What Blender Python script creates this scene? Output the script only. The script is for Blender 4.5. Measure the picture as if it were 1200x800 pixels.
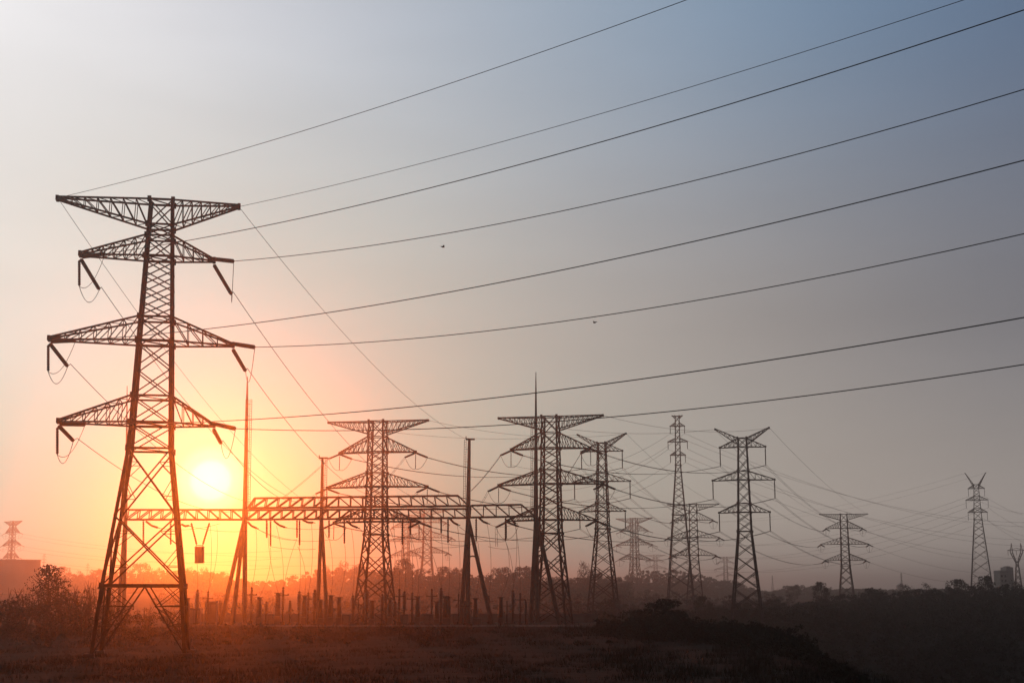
import bpy, math, random
import numpy as np
from mathutils import Vector, Matrix

SC = bpy.context.scene
for o in list(bpy.data.objects):
    bpy.data.objects.remove(o)
COL = SC.collection
rnd = random.Random(11)
nprs = np.random.RandomState(5)

# ------------------------------------------------------------------ camera
PITCH = math.radians(10.2)
CAM_H = 5.5
F = 1666.67                      # focal length in photo pixels (1200 wide)
cam_d = bpy.data.cameras.new('camera')
cam_d.lens = 50; cam_d.sensor_width = 36
cam_d.clip_start = 0.5; cam_d.clip_end = 20000
cam = bpy.data.objects.new('camera', cam_d)
cam.location = (0, 0, CAM_H)
cam.rotation_euler = (math.pi/2 + PITCH, 0, 0)
COL.objects.link(cam); SC.camera = cam

def ray(px, py):
    u = (px-600)/F; v = (400-py)/F
    return Vector((u, math.cos(PITCH)-math.sin(PITCH)*v, math.sin(PITCH)+math.cos(PITCH)*v))
def W(px, py, Y):
    d = ray(px, py); return Vector((0, 0, CAM_H)) + d*(Y/d.y)
def project(p):
    x, y, z = p[0], p[1], p[2]-CAM_H
    dep = y*math.cos(PITCH)+z*math.sin(PITCH); up = -y*math.sin(PITCH)+z*math.cos(PITCH)
    return 600+F*x/dep, 400-F*up/dep

# ------------------------------------------------------------------ sky, sun, exposure
SUN_PX = (247, 563)
sd = ray(*SUN_PX).normalized()
SUN_EL = math.asin(sd.z); SUN_AZ = math.atan2(sd.x, sd.y)

def lin(c):
    return tuple(((v/255)/12.92 if v/255 <= .04045 else ((v/255+.055)/1.055)**2.4) for v in c)

# sky radiance by azimuth (five bearings, left to right) for three elevations, display-referred
SKY_TOP = [(246,245,247), (199,203,212), (156,171,187), (113,139,166), (84,104,132)]
SKY_MID = [(217,216,211), (172,187,179), (164,165,163), (141,138,138), (109,110,118)]
SKY_LOW = [(10,190,176), (10,152,108), (118,154,148), (182,175,166), (164,157,151)]

world = bpy.data.worlds.new('World'); SC.world = world; world.use_nodes = True
nt = world.node_tree; nt.nodes.clear(); N = nt.nodes; L = nt.links
out = N.new('ShaderNodeOutputWorld')
sky = N.new('ShaderNodeTexSky'); sky.sky_type = 'NISHITA'; sky.sun_disc = False
sky.sun_elevation = SUN_EL; sky.sun_rotation = SUN_AZ
sky.dust_density = 4; sky.air_density = 1.2
bg_s = N.new('ShaderNodeBackground'); bg_s.inputs['Strength'].default_value = 0.05
desat = N.new('ShaderNodeHueSaturation'); desat.inputs['Saturation'].default_value = 0.8
desat.inputs['Value'].default_value = 0.12
L.new(sky.outputs[0], desat.inputs['Color']); L.new(desat.outputs[0], bg_s.inputs[0])
tc = N.new('ShaderNodeTexCoord'); sep = N.new('ShaderNodeSeparateXYZ')
L.new(tc.outputs['Generated'], sep.inputs[0])
mx = N.new('ShaderNodeMapRange'); mx.inputs[1].default_value = -0.44; mx.inputs[2].default_value = 0.44
L.new(sep.outputs[0], mx.inputs[0])
def sky_ramp(cols):
    r = N.new('ShaderNodeValToRGB'); r.color_ramp.interpolation = 'B_SPLINE'
    us = [-.34, -.177, 0, .177, .34]; e = r.color_ramp.elements
    while len(e) < 5: e.new(.5)
    for k in range(5):
        e[k].position = (us[k]+.44)/.88; e[k].color = (*lin(cols[k]), 1)
    L.new(mx.outputs[0], r.inputs[0]); return r
r0, r1, r2 = sky_ramp(SKY_LOW), sky_ramp(SKY_MID), sky_ramp(SKY_TOP)
def smap(a, b):
    m = N.new('ShaderNodeMapRange'); m.interpolation_type = 'SMOOTHSTEP'
    m.inputs[1].default_value = a; m.inputs[2].default_value = b
    L.new(sep.outputs[2], m.inputs[0]); return m
def mixc(f, a, b):
    m = N.new('ShaderNodeMix'); m.data_type = 'RGBA'
    L.new(f.outputs[0], m.inputs[0]); L.new(a, m.inputs[6]); L.new(b, m.inputs[7]); return m.outputs[2]
g1 = mixc(smap(0.0, .20), r0.outputs[0], r1.outputs[0])
g2 = mixc(smap(.17, .42), g1, r2.outputs[0])
# faint uneven haze in the sky
nz = N.new('ShaderNodeTexNoise'); nz.inputs['Scale'].default_value = 3.2; nz.inputs['Detail'].default_value = 4
mpn = N.new('ShaderNodeMapping'); mpn.inputs['Scale'].default_value = (1, 1, 4.5); mpn.inputs['Rotation'].default_value = (0, .12, 0)
L.new(tc.outputs['Generated'], mpn.inputs[0]); L.new(mpn.outputs[0], nz.inputs['Vector'])
nzr = N.new('ShaderNodeMapRange'); nzr.inputs[3].default_value = .95; nzr.inputs[4].default_value = 1.05
nzr.inputs[1].default_value = .3; nzr.inputs[2].default_value = .7
L.new(nz.outputs[0], nzr.inputs[0])
vm = N.new('ShaderNodeVectorMath'); vm.operation = 'SCALE'
L.new(g2, vm.inputs[0]); L.new(nzr.outputs[0], vm.inputs['Scale'])
# the dusk sky fades away from the sunward side and is dim behind the viewer
fade = N.new('ShaderNodeMapRange'); fade.interpolation_type = 'SMOOTHSTEP'
fade.inputs[1].default_value = .30; fade.inputs[2].default_value = .86; fade.inputs[3].default_value = .045; fade.inputs[4].default_value = 1
L.new(sep.outputs[1], fade.inputs[0])
vf = N.new('ShaderNodeVectorMath'); vf.operation = 'SCALE'
L.new(vm.outputs[0], vf.inputs[0]); L.new(fade.outputs[0], vf.inputs['Scale'])
bg_g = N.new('ShaderNodeBackground'); L.new(vf.outputs[0], bg_g.inputs[0])
# the sun's disc and aureole, by true angle to the sun
dot = N.new('ShaderNodeVectorMath'); dot.operation = 'DOT_PRODUCT'; dot.inputs[1].default_value = sd
L.new(tc.outputs['Generated'], dot.inputs[0])
ac = N.new('ShaderNodeMath'); ac.operation = 'ARCCOSINE'; L.new(dot.outputs['Value'], ac.inputs[0])
ang = N.new('ShaderNodeMapRange'); ang.inputs[1].default_value = 0; ang.inputs[2].default_value = math.radians(16)
L.new(ac.outputs[0], ang.inputs[0])
AUR = [(0, (1, 1, 1)), (.035, (1, .98, .88)), (.06, (.5, .45, .33)), (.095, (.12, .1, .06)),
       (.16, (.02, .018, .012)), (.4, (.003, .003, .002)), (1, (0, 0, 0))]
ar = N.new('ShaderNodeValToRGB'); ar.color_ramp.interpolation = 'EASE'
e = ar.color_ramp.elements
while len(e) < len(AUR): e.new(.5)
for k, (p, c) in enumerate(AUR):
    e[k].position = p; e[k].color = (*c, 1)
L.new(ang.outputs[0], ar.inputs[0])
bg_a = N.new('ShaderNodeBackground'); bg_a.inputs['Strength'].default_value = .9
L.new(ar.outputs[0], bg_a.inputs[0])
a1 = N.new('ShaderNodeAddShader'); a2 = N.new('ShaderNodeAddShader')
L.new(bg_s.outputs[0], a1.inputs[0]); L.new(bg_g.outputs[0], a1.inputs[1])
L.new(a1.outputs[0], a2.inputs[0]); L.new(bg_a.outputs[0], a2.inputs[1])
L.new(a2.outputs[0], out.inputs['Surface'])

sun_d = bpy.data.lights.new('sun', 'SUN'); sun_d.energy = 0.62; sun_d.angle = math.radians(.53)
sun_d.color = (1, .135, .008)
sun = bpy.data.objects.new('sun', sun_d); COL.objects.link(sun)
sun.rotation_euler = (-sd).to_track_quat('-Z', 'Y').to_euler()

SC.view_settings.view_transform = 'Standard'; SC.view_settings.look = 'None'
SC.view_settings.exposure = 0; SC.view_settings.gamma = 1
HAZE_DENSITY = 0.00049; HAZE_G = 0.93
SC.render.engine = 'CYCLES'
SC.cycles.use_denoising = True
try: SC.cycles.denoiser = 'OPENIMAGEDENOISE'
except Exception: pass
SC.cycles.max_bounces = 4; SC.cycles.diffuse_bounces = 2; SC.cycles.glossy_bounces = 2
SC.cycles.volume_bounces = 0; SC.cycles.sample_clamp_indirect = 4

# ------------------------------------------------------------------ materials
def mat(name, col, rough=.7, metal=0, col2=None, scale=2.0, bump=0, spec=.3):
    m = bpy.data.materials.new(name); m.use_nodes = True
    t = m.node_tree; b = t.nodes['Principled BSDF']
    b.inputs['Roughness'].default_value = rough; b.inputs['Metallic'].default_value = metal
    b.inputs['Specular IOR Level'].default_value = spec
    tx = t.nodes.new('ShaderNodeTexCoord'); n = t.nodes.new('ShaderNodeTexNoise')
    n.inputs['Scale'].default_value = scale; n.inputs['Detail'].default_value = 5
    t.links.new(tx.outputs['Object'], n.inputs['Vector'])
    r = t.nodes.new('ShaderNodeValToRGB')
    c2 = col2 or tuple(c*.65 for c in col)
    r.color_ramp.elements[0].position = .35; r.color_ramp.elements[1].position = .68
    r.color_ramp.elements[0].color = (*c2, 1); r.color_ramp.elements[1].color = (*col, 1)
    t.links.new(n.outputs[0], r.inputs[0]); t.links.new(r.outputs[0], b.inputs['Base Color'])
    if bump:
        bp = t.nodes.new('ShaderNodeBump'); bp.inputs['Strength'].default_value = bump
        t.links.new(n.outputs[0], bp.inputs['Height']); t.links.new(bp.outputs[0], b.inputs['Normal'])
    return m
M_STEEL = mat('galvanised_steel', (.075, .070, .066), .8, 0, (.05, .04, .034), 1.5)
M_BEAM = mat('gantry_steel', (.075, .070, .066), .8, 0, (.05, .04, .036), 1.5)
M_INS = mat('brown_porcelain', (.07, .045, .035), .4, 0, (.05, .03, .025), 3)
M_WIRE = mat('conductor_aluminium', (.10, .10, .10), .6, .3, None, 1)
M_CONC = mat('concrete_pole', (.22, .21, .20), .85, 0, (.15, .14, .13), .8)
M_WALL = mat('rendered_wall', (.34, .34, .35), .9, 0, (.24, .24, .25), .6)
M_BUILD = mat('building_render', (.60, .58, .56), .9, 0, (.52, .50, .48), .15)
M_GLASS = mat('dark_glass', (.05, .06, .07), .2, 0, None, 1)
M_GREY = mat('grey_paint', (.20, .21, .22), .5, 0, (.16, .165, .17), 1)
M_LEAF = mat('dark_foliage', (.036, .043, .021), .8, 0, (.022, .027, .013), .6)
M_LEAF2 = mat('olive_foliage', (.05, .053, .028), .8, 0, (.032, .035, .018), .6)
M_BARK = mat('bark', (.07, .055, .042), .9, 0, None, 4)
M_GRASS = mat('dry_grass', (.045, .038, .021), .9, 0, (.026, .026, .013), .3)
M_BIRD = mat('bird_feathers', (.03, .03, .032), .7, 0, None, 8)
M_ROAD = mat('pale_concrete_road', (.20, .195, .19), .9, 0, (.14, .135, .13), .3)

# ground: dry field with furrows, scrubby elsewhere
M_GROUND = bpy.data.materials.new('field_ground'); M_GROUND.use_nodes = True
t = M_GROUND.node_tree; b = t.nodes['Principled BSDF']; b.inputs['Roughness'].default_value = .95
b.inputs['Specular IOR Level'].default_value = .1
tx = t.nodes.new('ShaderNodeTexCoord')
n1 = t.nodes.new('ShaderNodeTexNoise'); n1.inputs['Scale'].default_value = .06; n1.inputs['Detail'].default_value = 8
n2 = t.nodes.new('ShaderNodeTexNoise'); n2.inputs['Scale'].default_value = .9; n2.inputs['Detail'].default_value = 8
wv = t.nodes.new('ShaderNodeTexWave'); wv.bands_direction = 'Y'; wv.inputs['Scale'].default_value = .22
wv.inputs['Distortion'].default_value = 5; wv.inputs['Detail'].default_value = 4
for q in (n1, n2, wv): t.links.new(tx.outputs['Object'], q.inputs['Vector'])
rp = t.nodes.new('ShaderNodeValToRGB')
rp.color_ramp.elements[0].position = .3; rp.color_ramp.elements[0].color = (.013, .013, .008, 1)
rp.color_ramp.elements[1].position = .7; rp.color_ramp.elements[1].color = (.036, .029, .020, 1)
mm = t.nodes.new('ShaderNodeMath'); mm.operation = 'ADD'
m2 = t.nodes.new('ShaderNodeMath'); m2.operation = 'MULTIPLY'; m2.inputs[1].default_value = .5
t.links.new(n1.outputs[0], mm.inputs[0]); t.links.new(n2.outputs[0], mm.inputs[1])
t.links.new(mm.outputs[0], m2.inputs[0]); t.links.new(m2.outputs[0], rp.inputs[0])
t.links.new(rp.outputs[0], b.inputs['Base Color'])
bp = t.nodes.new('ShaderNodeBump'); bp.inputs['Strength'].default_value = 1; bp.inputs['Distance'].default_value = .4
ad = t.nodes.new('ShaderNodeMath'); ad.operation = 'ADD'
t.links.new(wv.outputs[0], ad.inputs[0]); t.links.new(n2.outputs[0], ad.inputs[1])
t.links.new(ad.outputs[0], bp.inputs['Height']); t.links.new(bp.outputs[0], b.inputs['Normal'])

# ------------------------------------------------------------------ mesh helpers
class MB:
    def __init__(s): s.v = []; s.f = []
    def box_frame(s, p, q, ax, ay, w, h):
        n = len(s.v)
        for c in (p, q):
            for sx, sy in ((-1, -1), (1, -1), (1, 1), (-1, 1)):
                s.v.append(c + ax*(sx*w/2) + ay*(sy*h/2))
        s.f += [(n, n+1, n+5, n+4), (n+1, n+2, n+6, n+5), (n+2, n+3, n+7, n+6), (n+3, n, n+4, n+7),
                (n+3, n+2, n+1, n), (n+4, n+5, n+6, n+7)]
    def bar(s, p, q, w, h=None):
        p = Vector(p); q = Vector(q); d = q-p
        if d.length < 1e-6: return
        d.normalize()
        up = Vector((0, 0, 1)) if abs(d.z) < .92 else Vector((1, 0, 0))
        ax = d.cross(up).normalized(); ay = ax.cross(d)
        s.box_frame(p, q, ax, ay, w, h or w)
    def box(s, c, size):
        c = Vector(c)
        s.box_frame(c-Vector((0, 0, size[2]/2)), c+Vector((0, 0, size[2]/2)), Vector((1, 0, 0)), Vector((0, 1, 0)), size[0], size[1])
    def lathe(s, p, q, prof, seg=8):
        # prof: (t along p->q, radius)
        p = Vector(p); q = Vector(q); d = (q-p); dn = d.normalized()
        up = Vector((0, 0, 1)) if abs(dn.z) < .92 else Vector((1, 0, 0))
        ax = dn.cross(up).normalized(); ay = ax.cross(dn)
        n = len(s.v)
        for (tt, r) in prof:
            for k in range(seg):
                a = 2*math.pi*k/seg
                s.v.append(p + d*tt + ax*(r*math.cos(a)) + ay*(r*math.sin(a)))
        for i in range(len(prof)-1):
            for k in range(seg):
                k2 = (k+1) % seg
                s.f.append((n+i*seg+k, n+i*seg+k2, n+(i+1)*seg+k2, n+(i+1)*seg+k))
        s.f.append(tuple(n+k for k in range(seg))[::-1])
        s.f.append(tuple(n+(len(prof)-1)*seg+k for k in range(seg)))
    def tube(s, pts, r, seg=5):
        pts = [Vector(p) for p in pts]; n = len(s.v); m = len(pts)
        for i, p in enumerate(pts):
            d = (pts[min(i+1, m-1)]-pts[max(i-1, 0)]).normalized()
            up = Vector((0, 0, 1)) if abs(d.z) < .95 else Vector((1, 0, 0))
            ax = d.cross(up).normalized(); ay = ax.cross(d)
            rr = r[i] if isinstance(r, (list, tuple)) else r
            for k in range(seg):
                a = 2*math.pi*k/seg
                s.v.append(p + ax*(rr*math.cos(a)) + ay*(rr*math.sin(a)))
        for i in range(m-1):
            for k in range(seg):
                k2 = (k+1) % seg
                s.f.append((n+i*seg+k, n+i*seg+k2, n+(i+1)*seg+k2, n+(i+1)*seg+k))
        s.f.append(tuple(n+k for k in range(seg))[::-1]); s.f.append(tuple(n+(m-1)*seg+k for k in range(seg)))
    def quads(s, arr):
        n = len(s.v); k = len(arr)
        s.v.extend(Vector(c) for c in arr.reshape(-1, 3))
        s.f.extend((n+4*i, n+4*i+1, n+4*i+2, n+4*i+3) for i in range(k))
    def mesh(s, name):
        me = bpy.data.meshes.new(name); me.from_pydata([tuple(v) for v in s.v], [], s.f); me.update(); return me

def obj(name, mb, m, parent=None):
    me = mb.mesh(name) if isinstance(mb, MB) else mb
    if m: me.materials.clear(); me.materials.append(m)
    o = bpy.data.objects.new(name, me); COL.objects.link(o)
    if parent: o.parent = parent
    return o
def tag(o, label=None, cat=None, group=None, kind=None):
    if label: o['label'] = label
    if cat: o['category'] = cat
    if group: o['group'] = group
    if kind: o['kind'] = kind
    return o
def thing(name, label, cat, loc=(0, 0, 0), rz=0, group=None):
    o = bpy.data.objects.new(name, None); COL.objects.link(o)
    o.empty_display_size = .5
    o.location = loc; o.rotation_euler = (0, 0, rz)
    return tag(o, label, cat, group)
def dup(root, loc=None, rz=None, scale=None, label=None, group=None):
    r = root.copy(); COL.objects.link(r)
    if loc is not None: r.location = loc
    if rz is not None: r.rotation_euler = (0, 0, rz)
    if scale is not None: r.scale = scale if isinstance(scale, (tuple, list)) else (scale,)*3
    if label: r['label'] = label
    if group: r['group'] = group
    for ch in list(root.children):
        c = ch.copy(); COL.objects.link(c); c.parent = r
        for g in list(ch.children):
            d = g.copy(); COL.objects.link(d); d.parent = c
    return r
def mtx(o):
    return Matrix.LocRotScale(o.location, o.rotation_euler, o.scale)

# ------------------------------------------------------------------ terrain
def sstep(a, b, x):
    tt = min(1, max(0, (x-a)/(b-a))); return tt*tt*(3-2*tt)
def interp(x, xs, ys):
    return float(np.interp(x, xs, ys))
def edge_x(y):
    return interp(y, [0, 60, 92, 141, 204, 240, 300, 360], [18, 19, 21, 28.5, 33, 26, 22, 18])
def H(x, y):
    far = interp(y, [-400, 0, 200, 330, 480, 700, 1000, 1500, 6000], [0, 0, 0, -1.0, 0, 3, 7, 9, 9])
    val = interp(y, [-400, 100, 180, 285, 370, 480, 700, 1000, 1500, 6000], [-5, -9, -11, -12, -4, 0, 3, 6, 8, 9])
    plate = interp(y, [-400, 120, 150, 175, 215, 226, 236, 330, 480, 700, 1000, 1500, 6000],
                   [0, 0, 0, .35, .75, .95, 0, 0, 0, 3, 7, 9, 9])
    if x < -40: pass
    ex = edge_x(y)
    k = sstep(ex-3, ex+30, x)
    z = plate*(1-k)+val*k
    z += .18*math.sin(x*.21+y*.05)*math.sin(y*.13+x*.03)*sstep(150, 170, y)*(1-sstep(228, 236, y))
    z += k*1.2*math.sin(x*.045+1.3)*math.sin(y*.03)
    if y > 480:
        z += 1.5*math.sin(x*.008+y*.004)*sstep(480, 700, y)
    return z

xs = [-5200, -3500, -2200, -1400, -900, -600, -420, -300, -220, -180] + list(range(-150, 221, 4)) + [240, 270, 310, 370, 450, 600, 900, 1400, 2200, 3500, 5200]
ys = [-400, -200, -80, -20, 20, 45] + list(np.arange(60, 260, 2.5)) + list(range(260, 560, 6)) + [580, 620, 680, 760, 860, 1000, 1200, 1500, 2000, 3000, 4200, 5500]
g = MB(); nx = len(xs)
for y in ys:
    for x in xs: g.v.append(Vector((x, y, H(x, y))))
for j in range(len(ys)-1):
    for i in range(nx-1):
        g.f.append((j*nx+i, j*nx+i+1, (j+1)*nx+i+1, (j+1)*nx+i))
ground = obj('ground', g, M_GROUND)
for p in ground.data.polygons: p.use_smooth = True
tag(ground, kind='structure')
# pale service road across the substation yard
rd = MB(); rp_ = []
for px in range(300, 690, 10):
    for Y in (283, 291):
        q = W(px, 700, Y); rd.v.append(Vector((q.x, Y, .03)))
n = len(rd.v)//2
rd.f = [(2*i, 2*i+2, 2*i+3, 2*i+1) for i in range(n-1)]
tag(obj('service_road', rd, M_ROAD), kind='structure')

# ------------------------------------------------------------------ haze (air)
HZ_TOP = 79.0
hz = MB(); hz.box((0, 2600, (HZ_TOP-18)/2), (11200, 6400, HZ_TOP+18))
haze = obj('haze', hz, None); tag(haze, kind='stuff')
M_HAZE = bpy.data.materials.new('haze_air'); M_HAZE.use_nodes = True
t = M_HAZE.node_tree; t.nodes.clear()
o_ = t.nodes.new('ShaderNodeOutputMaterial'); pv = t.nodes.new('ShaderNodeVolumePrincipled')
pv.inputs['Color'].default_value = (.92, .92, .92, 1)
pv.inputs['Density'].default_value = HAZE_DENSITY; pv.inputs['Anisotropy'].default_value = HAZE_G
pv.inputs['Density Attribute'].default_value = ''
t.links.new(pv.outputs[0], o_.inputs['Volume']); haze.data.materials.append(M_HAZE)
M_HAZE.cycles.homogeneous_volume = True

# ------------------------------------------------------------------ lattice towers
def ribs(n, r_in, r_out):
    p = [(0, r_in*.6), (.02, r_in*.6)]
    for k in range(n):
        a = .03+.94*k/n; st = .94/n
        p += [(a, r_in), (a+st*.35, r_out), (a+st*.7, r_out*.92), (a+st*.98, r_in)]
    p += [(.98, r_in*.6), (1, r_in*.6)]
    return p
def string(mb, p, q, r=.19, n=14, seg=7):
    mb.lathe(p, q, ribs(n, r*.55, r), seg)
def sag(p, q, s, n=24):
    p = Vector(p); q = Vector(q)
    return [p.lerp(q, i/n) - Vector((0, 0, 4*s*(i/n)*(1-i/n))) for i in range(n+1)]

def hw(profile, z):
    return float(np.interp(z, [a for a, _ in profile], [b_ for _, b_ in profile]))
def angle_leg(mb, p, q, w, sx, sy):
    # an L section: two thin flanges meeting on the outer corner
    p = Vector(p); q = Vector(q); th = w*.16
    X = Vector((1, 0, 0)); Y = Vector((0, 1, 0))
    mb.box_frame(p-X*(sx*w/2), q-X*(sx*w/2), X, Y, w, th)
    o2 = Y*(sy*(w/2+th/2))
    mb.box_frame(p-o2, q-o2, X, Y, th, w-.004)

def lattice_body(root, profile, panels, rings, leg_w, br_w, base_style=None, mat_=None, diamond=False):
    mat_ = mat_ or M_STEEL
    for sx in (-1, 1):
        for sy in (-1, 1):
            mb = MB()
            for (z0, w0), (z1, w1) in zip(profile[:-1], profile[1:]):
                lw = leg_w*(1.0 if z0 < profile[-1][0]*.5 else .75)
                angle_leg(mb, (sx*w0, sy*w0, z0), (sx*w1, sy*w1, z1), lw, sx, sy)
            obj('leg', mb, mat_, root)
    mb = MB()
    faces = [((-1, -1), (1, -1)), ((1, -1), (1, 1)), ((1, 1), (-1, 1)), ((-1, 1), (-1, -1))]
    def P(c, z, s=1.0):
        w = hw(profile, z)*.985*s; return Vector((c[0]*w, c[1]*w, z))
    for (z0, z1, kind) in panels:
        bw = br_w*(1.25 if kind == 'big' else 1)
        for a, c in faces:
            mb.bar(P(a, z0), P(c, z1), bw); mb.bar(P(c, z0), P(a, z1, .992), bw)
            if kind == 'big':       # secondary bracing from the crossing to the legs
                w0, w1 = hw(profile, z0), hw(profile, z1)
                zc = z0+(z1-z0)*w0/(w0+w1)
                cen = (P(a, zc)+P(c, zc))/2
                for leg in (a, c):
                    for zq, fr in ((z0+(zc-z0)*.5, .5), (zc+(z1-zc)*.5, .5)):
                        e0 = P(leg, zq)
                        base_pt = P(leg, z0) if zq < zc else P(leg, z1)
                        far_pt = base_pt.lerp(cen, .5)
                        mb.bar(e0, far_pt, br_w*.55)
                        mb.bar(P(leg, zc), far_pt, br_w*.55)
    for z, wd in rings:
        for a, c in faces: mb.bar(P(a, z), P(c, z), wd)
        mb.bar(P((-1, -1), z), P((1, 1), z), wd*.5)
        for c in ((-1, -1), (1, -1), (1, 1), (-1, 1)):      # gusset plates
            q = P(c, z); mb.box(q, (leg_w*1.12, leg_w*1.12, leg_w*1.7))
    if base_style:
        zt = base_style
        for a, c in faces:
            top = (P(a, zt)+P(c, zt))/2
            for leg in (a, c):
                foot = P(leg, .15)
                mb.bar(top+(P(leg, zt)-top)*.06, foot, br_w*1.15)
                for fr in (.30, .58):
                    q = top.lerp(foot, fr); z = q.z
                    mb.bar(q, P(leg, z), br_w*.8)
                for f0, f1 in ((0, .30), (.30, .58), (.58, .80)):
                    qa = top.lerp(foot, f0); qb = top.lerp(foot, f1)
                    mb.bar(qa if f0 else top.lerp(P(leg, zt), .5), P(leg, qb.z), br_w*.6)
                    mb.bar(P(leg, qa.z), qb, br_w*.6)
    obj('bracing', mb, mat_, root)

def arm(root, s, profile, zb, zt, Lg, ztip, w=.16, nseg=5, tip_w=.3, inverted=False, mat_=None):
    mb = MB()
    wb, wt = hw(profile, zb), hw(profile, zt)
    lo, hi = [], []
    for sy in (-1, 1):
        A = Vector((s*wb, sy*wb, zb)); B = Vector((s*wt, sy*wt, zt))
        T = Vector((s*Lg, sy*tip_w, ztip))
        Tb = T-Vector((0, 0, .12)); Tt = T+Vector((0, 0, .12))
        mb.bar(A, Tb, w); mb.bar(B, Tt, w)
        l = [A.lerp(Tb, i/nseg) for i in range(nseg+1)]; h_ = [B.lerp(Tt, i/nseg) for i in range(nseg+1)]
        lo.append(l); hi.append(h_)
        for i in range(nseg):
            if i: mb.bar(l[i], h_[i], w*.45)
            if inverted: mb.bar(l[i], h_[i+1], w*.55)
            else: mb.bar(h_[i], l[i+1], w*.55)
    for i in range(nseg+1):
        if i: mb.bar(lo[0][i], lo[1][i], w*.5); mb.bar(hi[0][i], hi[1][i], w*.5)
        if i < nseg:
            mb.bar(lo[0][i], lo[1][i+1], w*.4)
            mb.bar(hi[1][i], hi[0][i+1], w*.4)
    mb.box((s*(Lg+.12), 0, ztip), (.3, tip_w*2+.3, .5))
    obj('cross_arm', mb, mat_ or M_STEEL, root)

# ---- the near pylon
T1_Y = 140.0; T1_YAW = math.radians(10)
b1 = W(166, 765, T1_Y); T1 = thing('transmission_tower', 'nearest and biggest lattice pylon, standing in the field left of the sun', 'pylon', (b1.x, T1_Y, H(b1.x, T1_Y)), T1_YAW)
def z1(py, px=180):           # photo height -> height above the near tower's foot
    return W(px, py, T1_Y).z-T1.location.z
prof1 = [(0, 4.4), (z1(686), 3.78), (z1(527), 2.12), (z1(400), 1.72), (z1(240), 1.18)]
zA, zB = z1(266), z1(237)      # earth-wire arm
zU, zUt = z1(303), z1(279); zM, zMt = z1(402), z1(374); zL, zLt = z1(497), z1(466)
zW = z1(527)
def split(z0, z1_, n): return [(z0+(z1_-z0)*i/n, z0+(z1_-z0)*(i+1)/n, 'x') for i in range(n)]
pan1 = [(z1(686), z1(606), 'big'), (z1(606), zW, 'big')] + [(zW, zL, 'x')] + [(zL, zLt, 'x')] + split(zLt, zM, 2) + \
       [(zM, zMt, 'x')] + split(zMt, zU, 4) + [(zU, zUt, 'x'), (zUt, zA, 'x'), (zA, zB, 'x')]
rings1 = [(z1(686), .30), (zW, .2), (zL, .24), (zLt, .18), (zM, .24), (zMt, .18), (zU, .22), (zUt, .16), (zA, .18), (zB, .2)]
lattice_body(T1, prof1, pan1, rings1, .33, .115, base_style=z1(686))
arms1 = {}
for s, key, L_ in ((-1, 'top', 10.1), (1, 'top', 7.6)):
    arm(T1, s, prof1, zA, zB, L_, zB-.1, .17, 7, .3, True)
for nm, zb, zt, Ll, Lr in (('upper', zU, zUt, 7.6, 5.3), ('middle', zM, zMt, 10.1, 7.5), ('lower', zL, zLt, 8.8, 5.9)):
    arm(T1, -1, prof1, zb, zt, Ll, zb+.15, .165, 6, .45)
    arm(T1, 1, prof1, zb, zt, Lr, zb+.05, .165, 4, .35)
    arms1[nm] = (zb, Ll, Lr)
M1 = mtx(T1)
# concrete footings
for sx in (-1, 1):
    for sy in (-1, 1):
        fb = MB(); fb.box((sx*4.4, sy*4.4, .05), (1.0, 1.0, .7)); obj('footing', fb, M_CONC, T1)

WIRE_R = .036
def wire(name, pts, label, group, r=WIRE_R, cat='power line', twin=0):
    mb = MB()
    if twin:
        d = (Vector(pts[-1])-Vector(pts[0])); sd_ = Vector((-d.y, d.x, 0)).normalized()*twin/2
        mb.tube([p+sd_ for p in pts], r, 4); mb.tube([p-sd_ for p in pts], r, 4)
        for k in range(3, len(pts)-1, 5): mb.bar(pts[k]+sd_, pts[k]-sd_, .06)
    else:
        mb.tube(pts, r, 5)
    return tag(obj(name, mb, M_WIRE), label, cat, group)

# outgoing span to the upper right: each wire through two further points of the photo
D1 = Vector((.73, -.68, 0)).normalized(); SPAN = 126.0
G_OUT = 'power lines climbing to the upper right'
def plan_hit(p0, px, py):
    d = ray(px, py)   # solve p0.xy + t*D1 = s*d.xy
    det = D1.x*(-d.y)+d.x*D1.y
    tt = (-p0.x*(-d.y) + d.x*(-p0.y))/det
    s_ = (D1.x*(-p0.y) + D1.y*p0.x)/det
    return tt, CAM_H+s_*d.z
def outgoing(p0, m1, m2, string_len, label, r=WIRE_R):
    t1, h1 = plan_hit(p0, *m1); t2, h2 = plan_hit(p0, *m2)
    A = np.array([[t1*t1, t1], [t2*t2, t2]]); c2, c1 = np.linalg.solve(A, [h1-p0.z, h2-p0.z])
    f = lambda tt: p0 + D1*tt + Vector((0, 0, c2*tt*tt+c1*tt))
    pts = [f(string_len+(SPAN-string_len)*i/40) for i in range(41)]
    wire('power_line' if string_len else 'earth_wire', pts, label, G_OUT, r, 'power line' if string_len else 'earth wire')
    return f(.25), pts[0]
inv1 = M1.inverted()
tips = {}
for nm, (zb, Ll, Lr) in arms1.items():
    tips[nm+'L'] = M1 @ Vector((-Ll-.05, 0, zb-.15)); tips[nm+'R'] = M1 @ Vector((Lr+.1, 0, zb-.2))
tips['topL'] = M1 @ Vector((-10.2, 0, zB-.05)); tips['topR'] = M1 @ Vector((7.7, 0, zB-.1))
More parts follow.
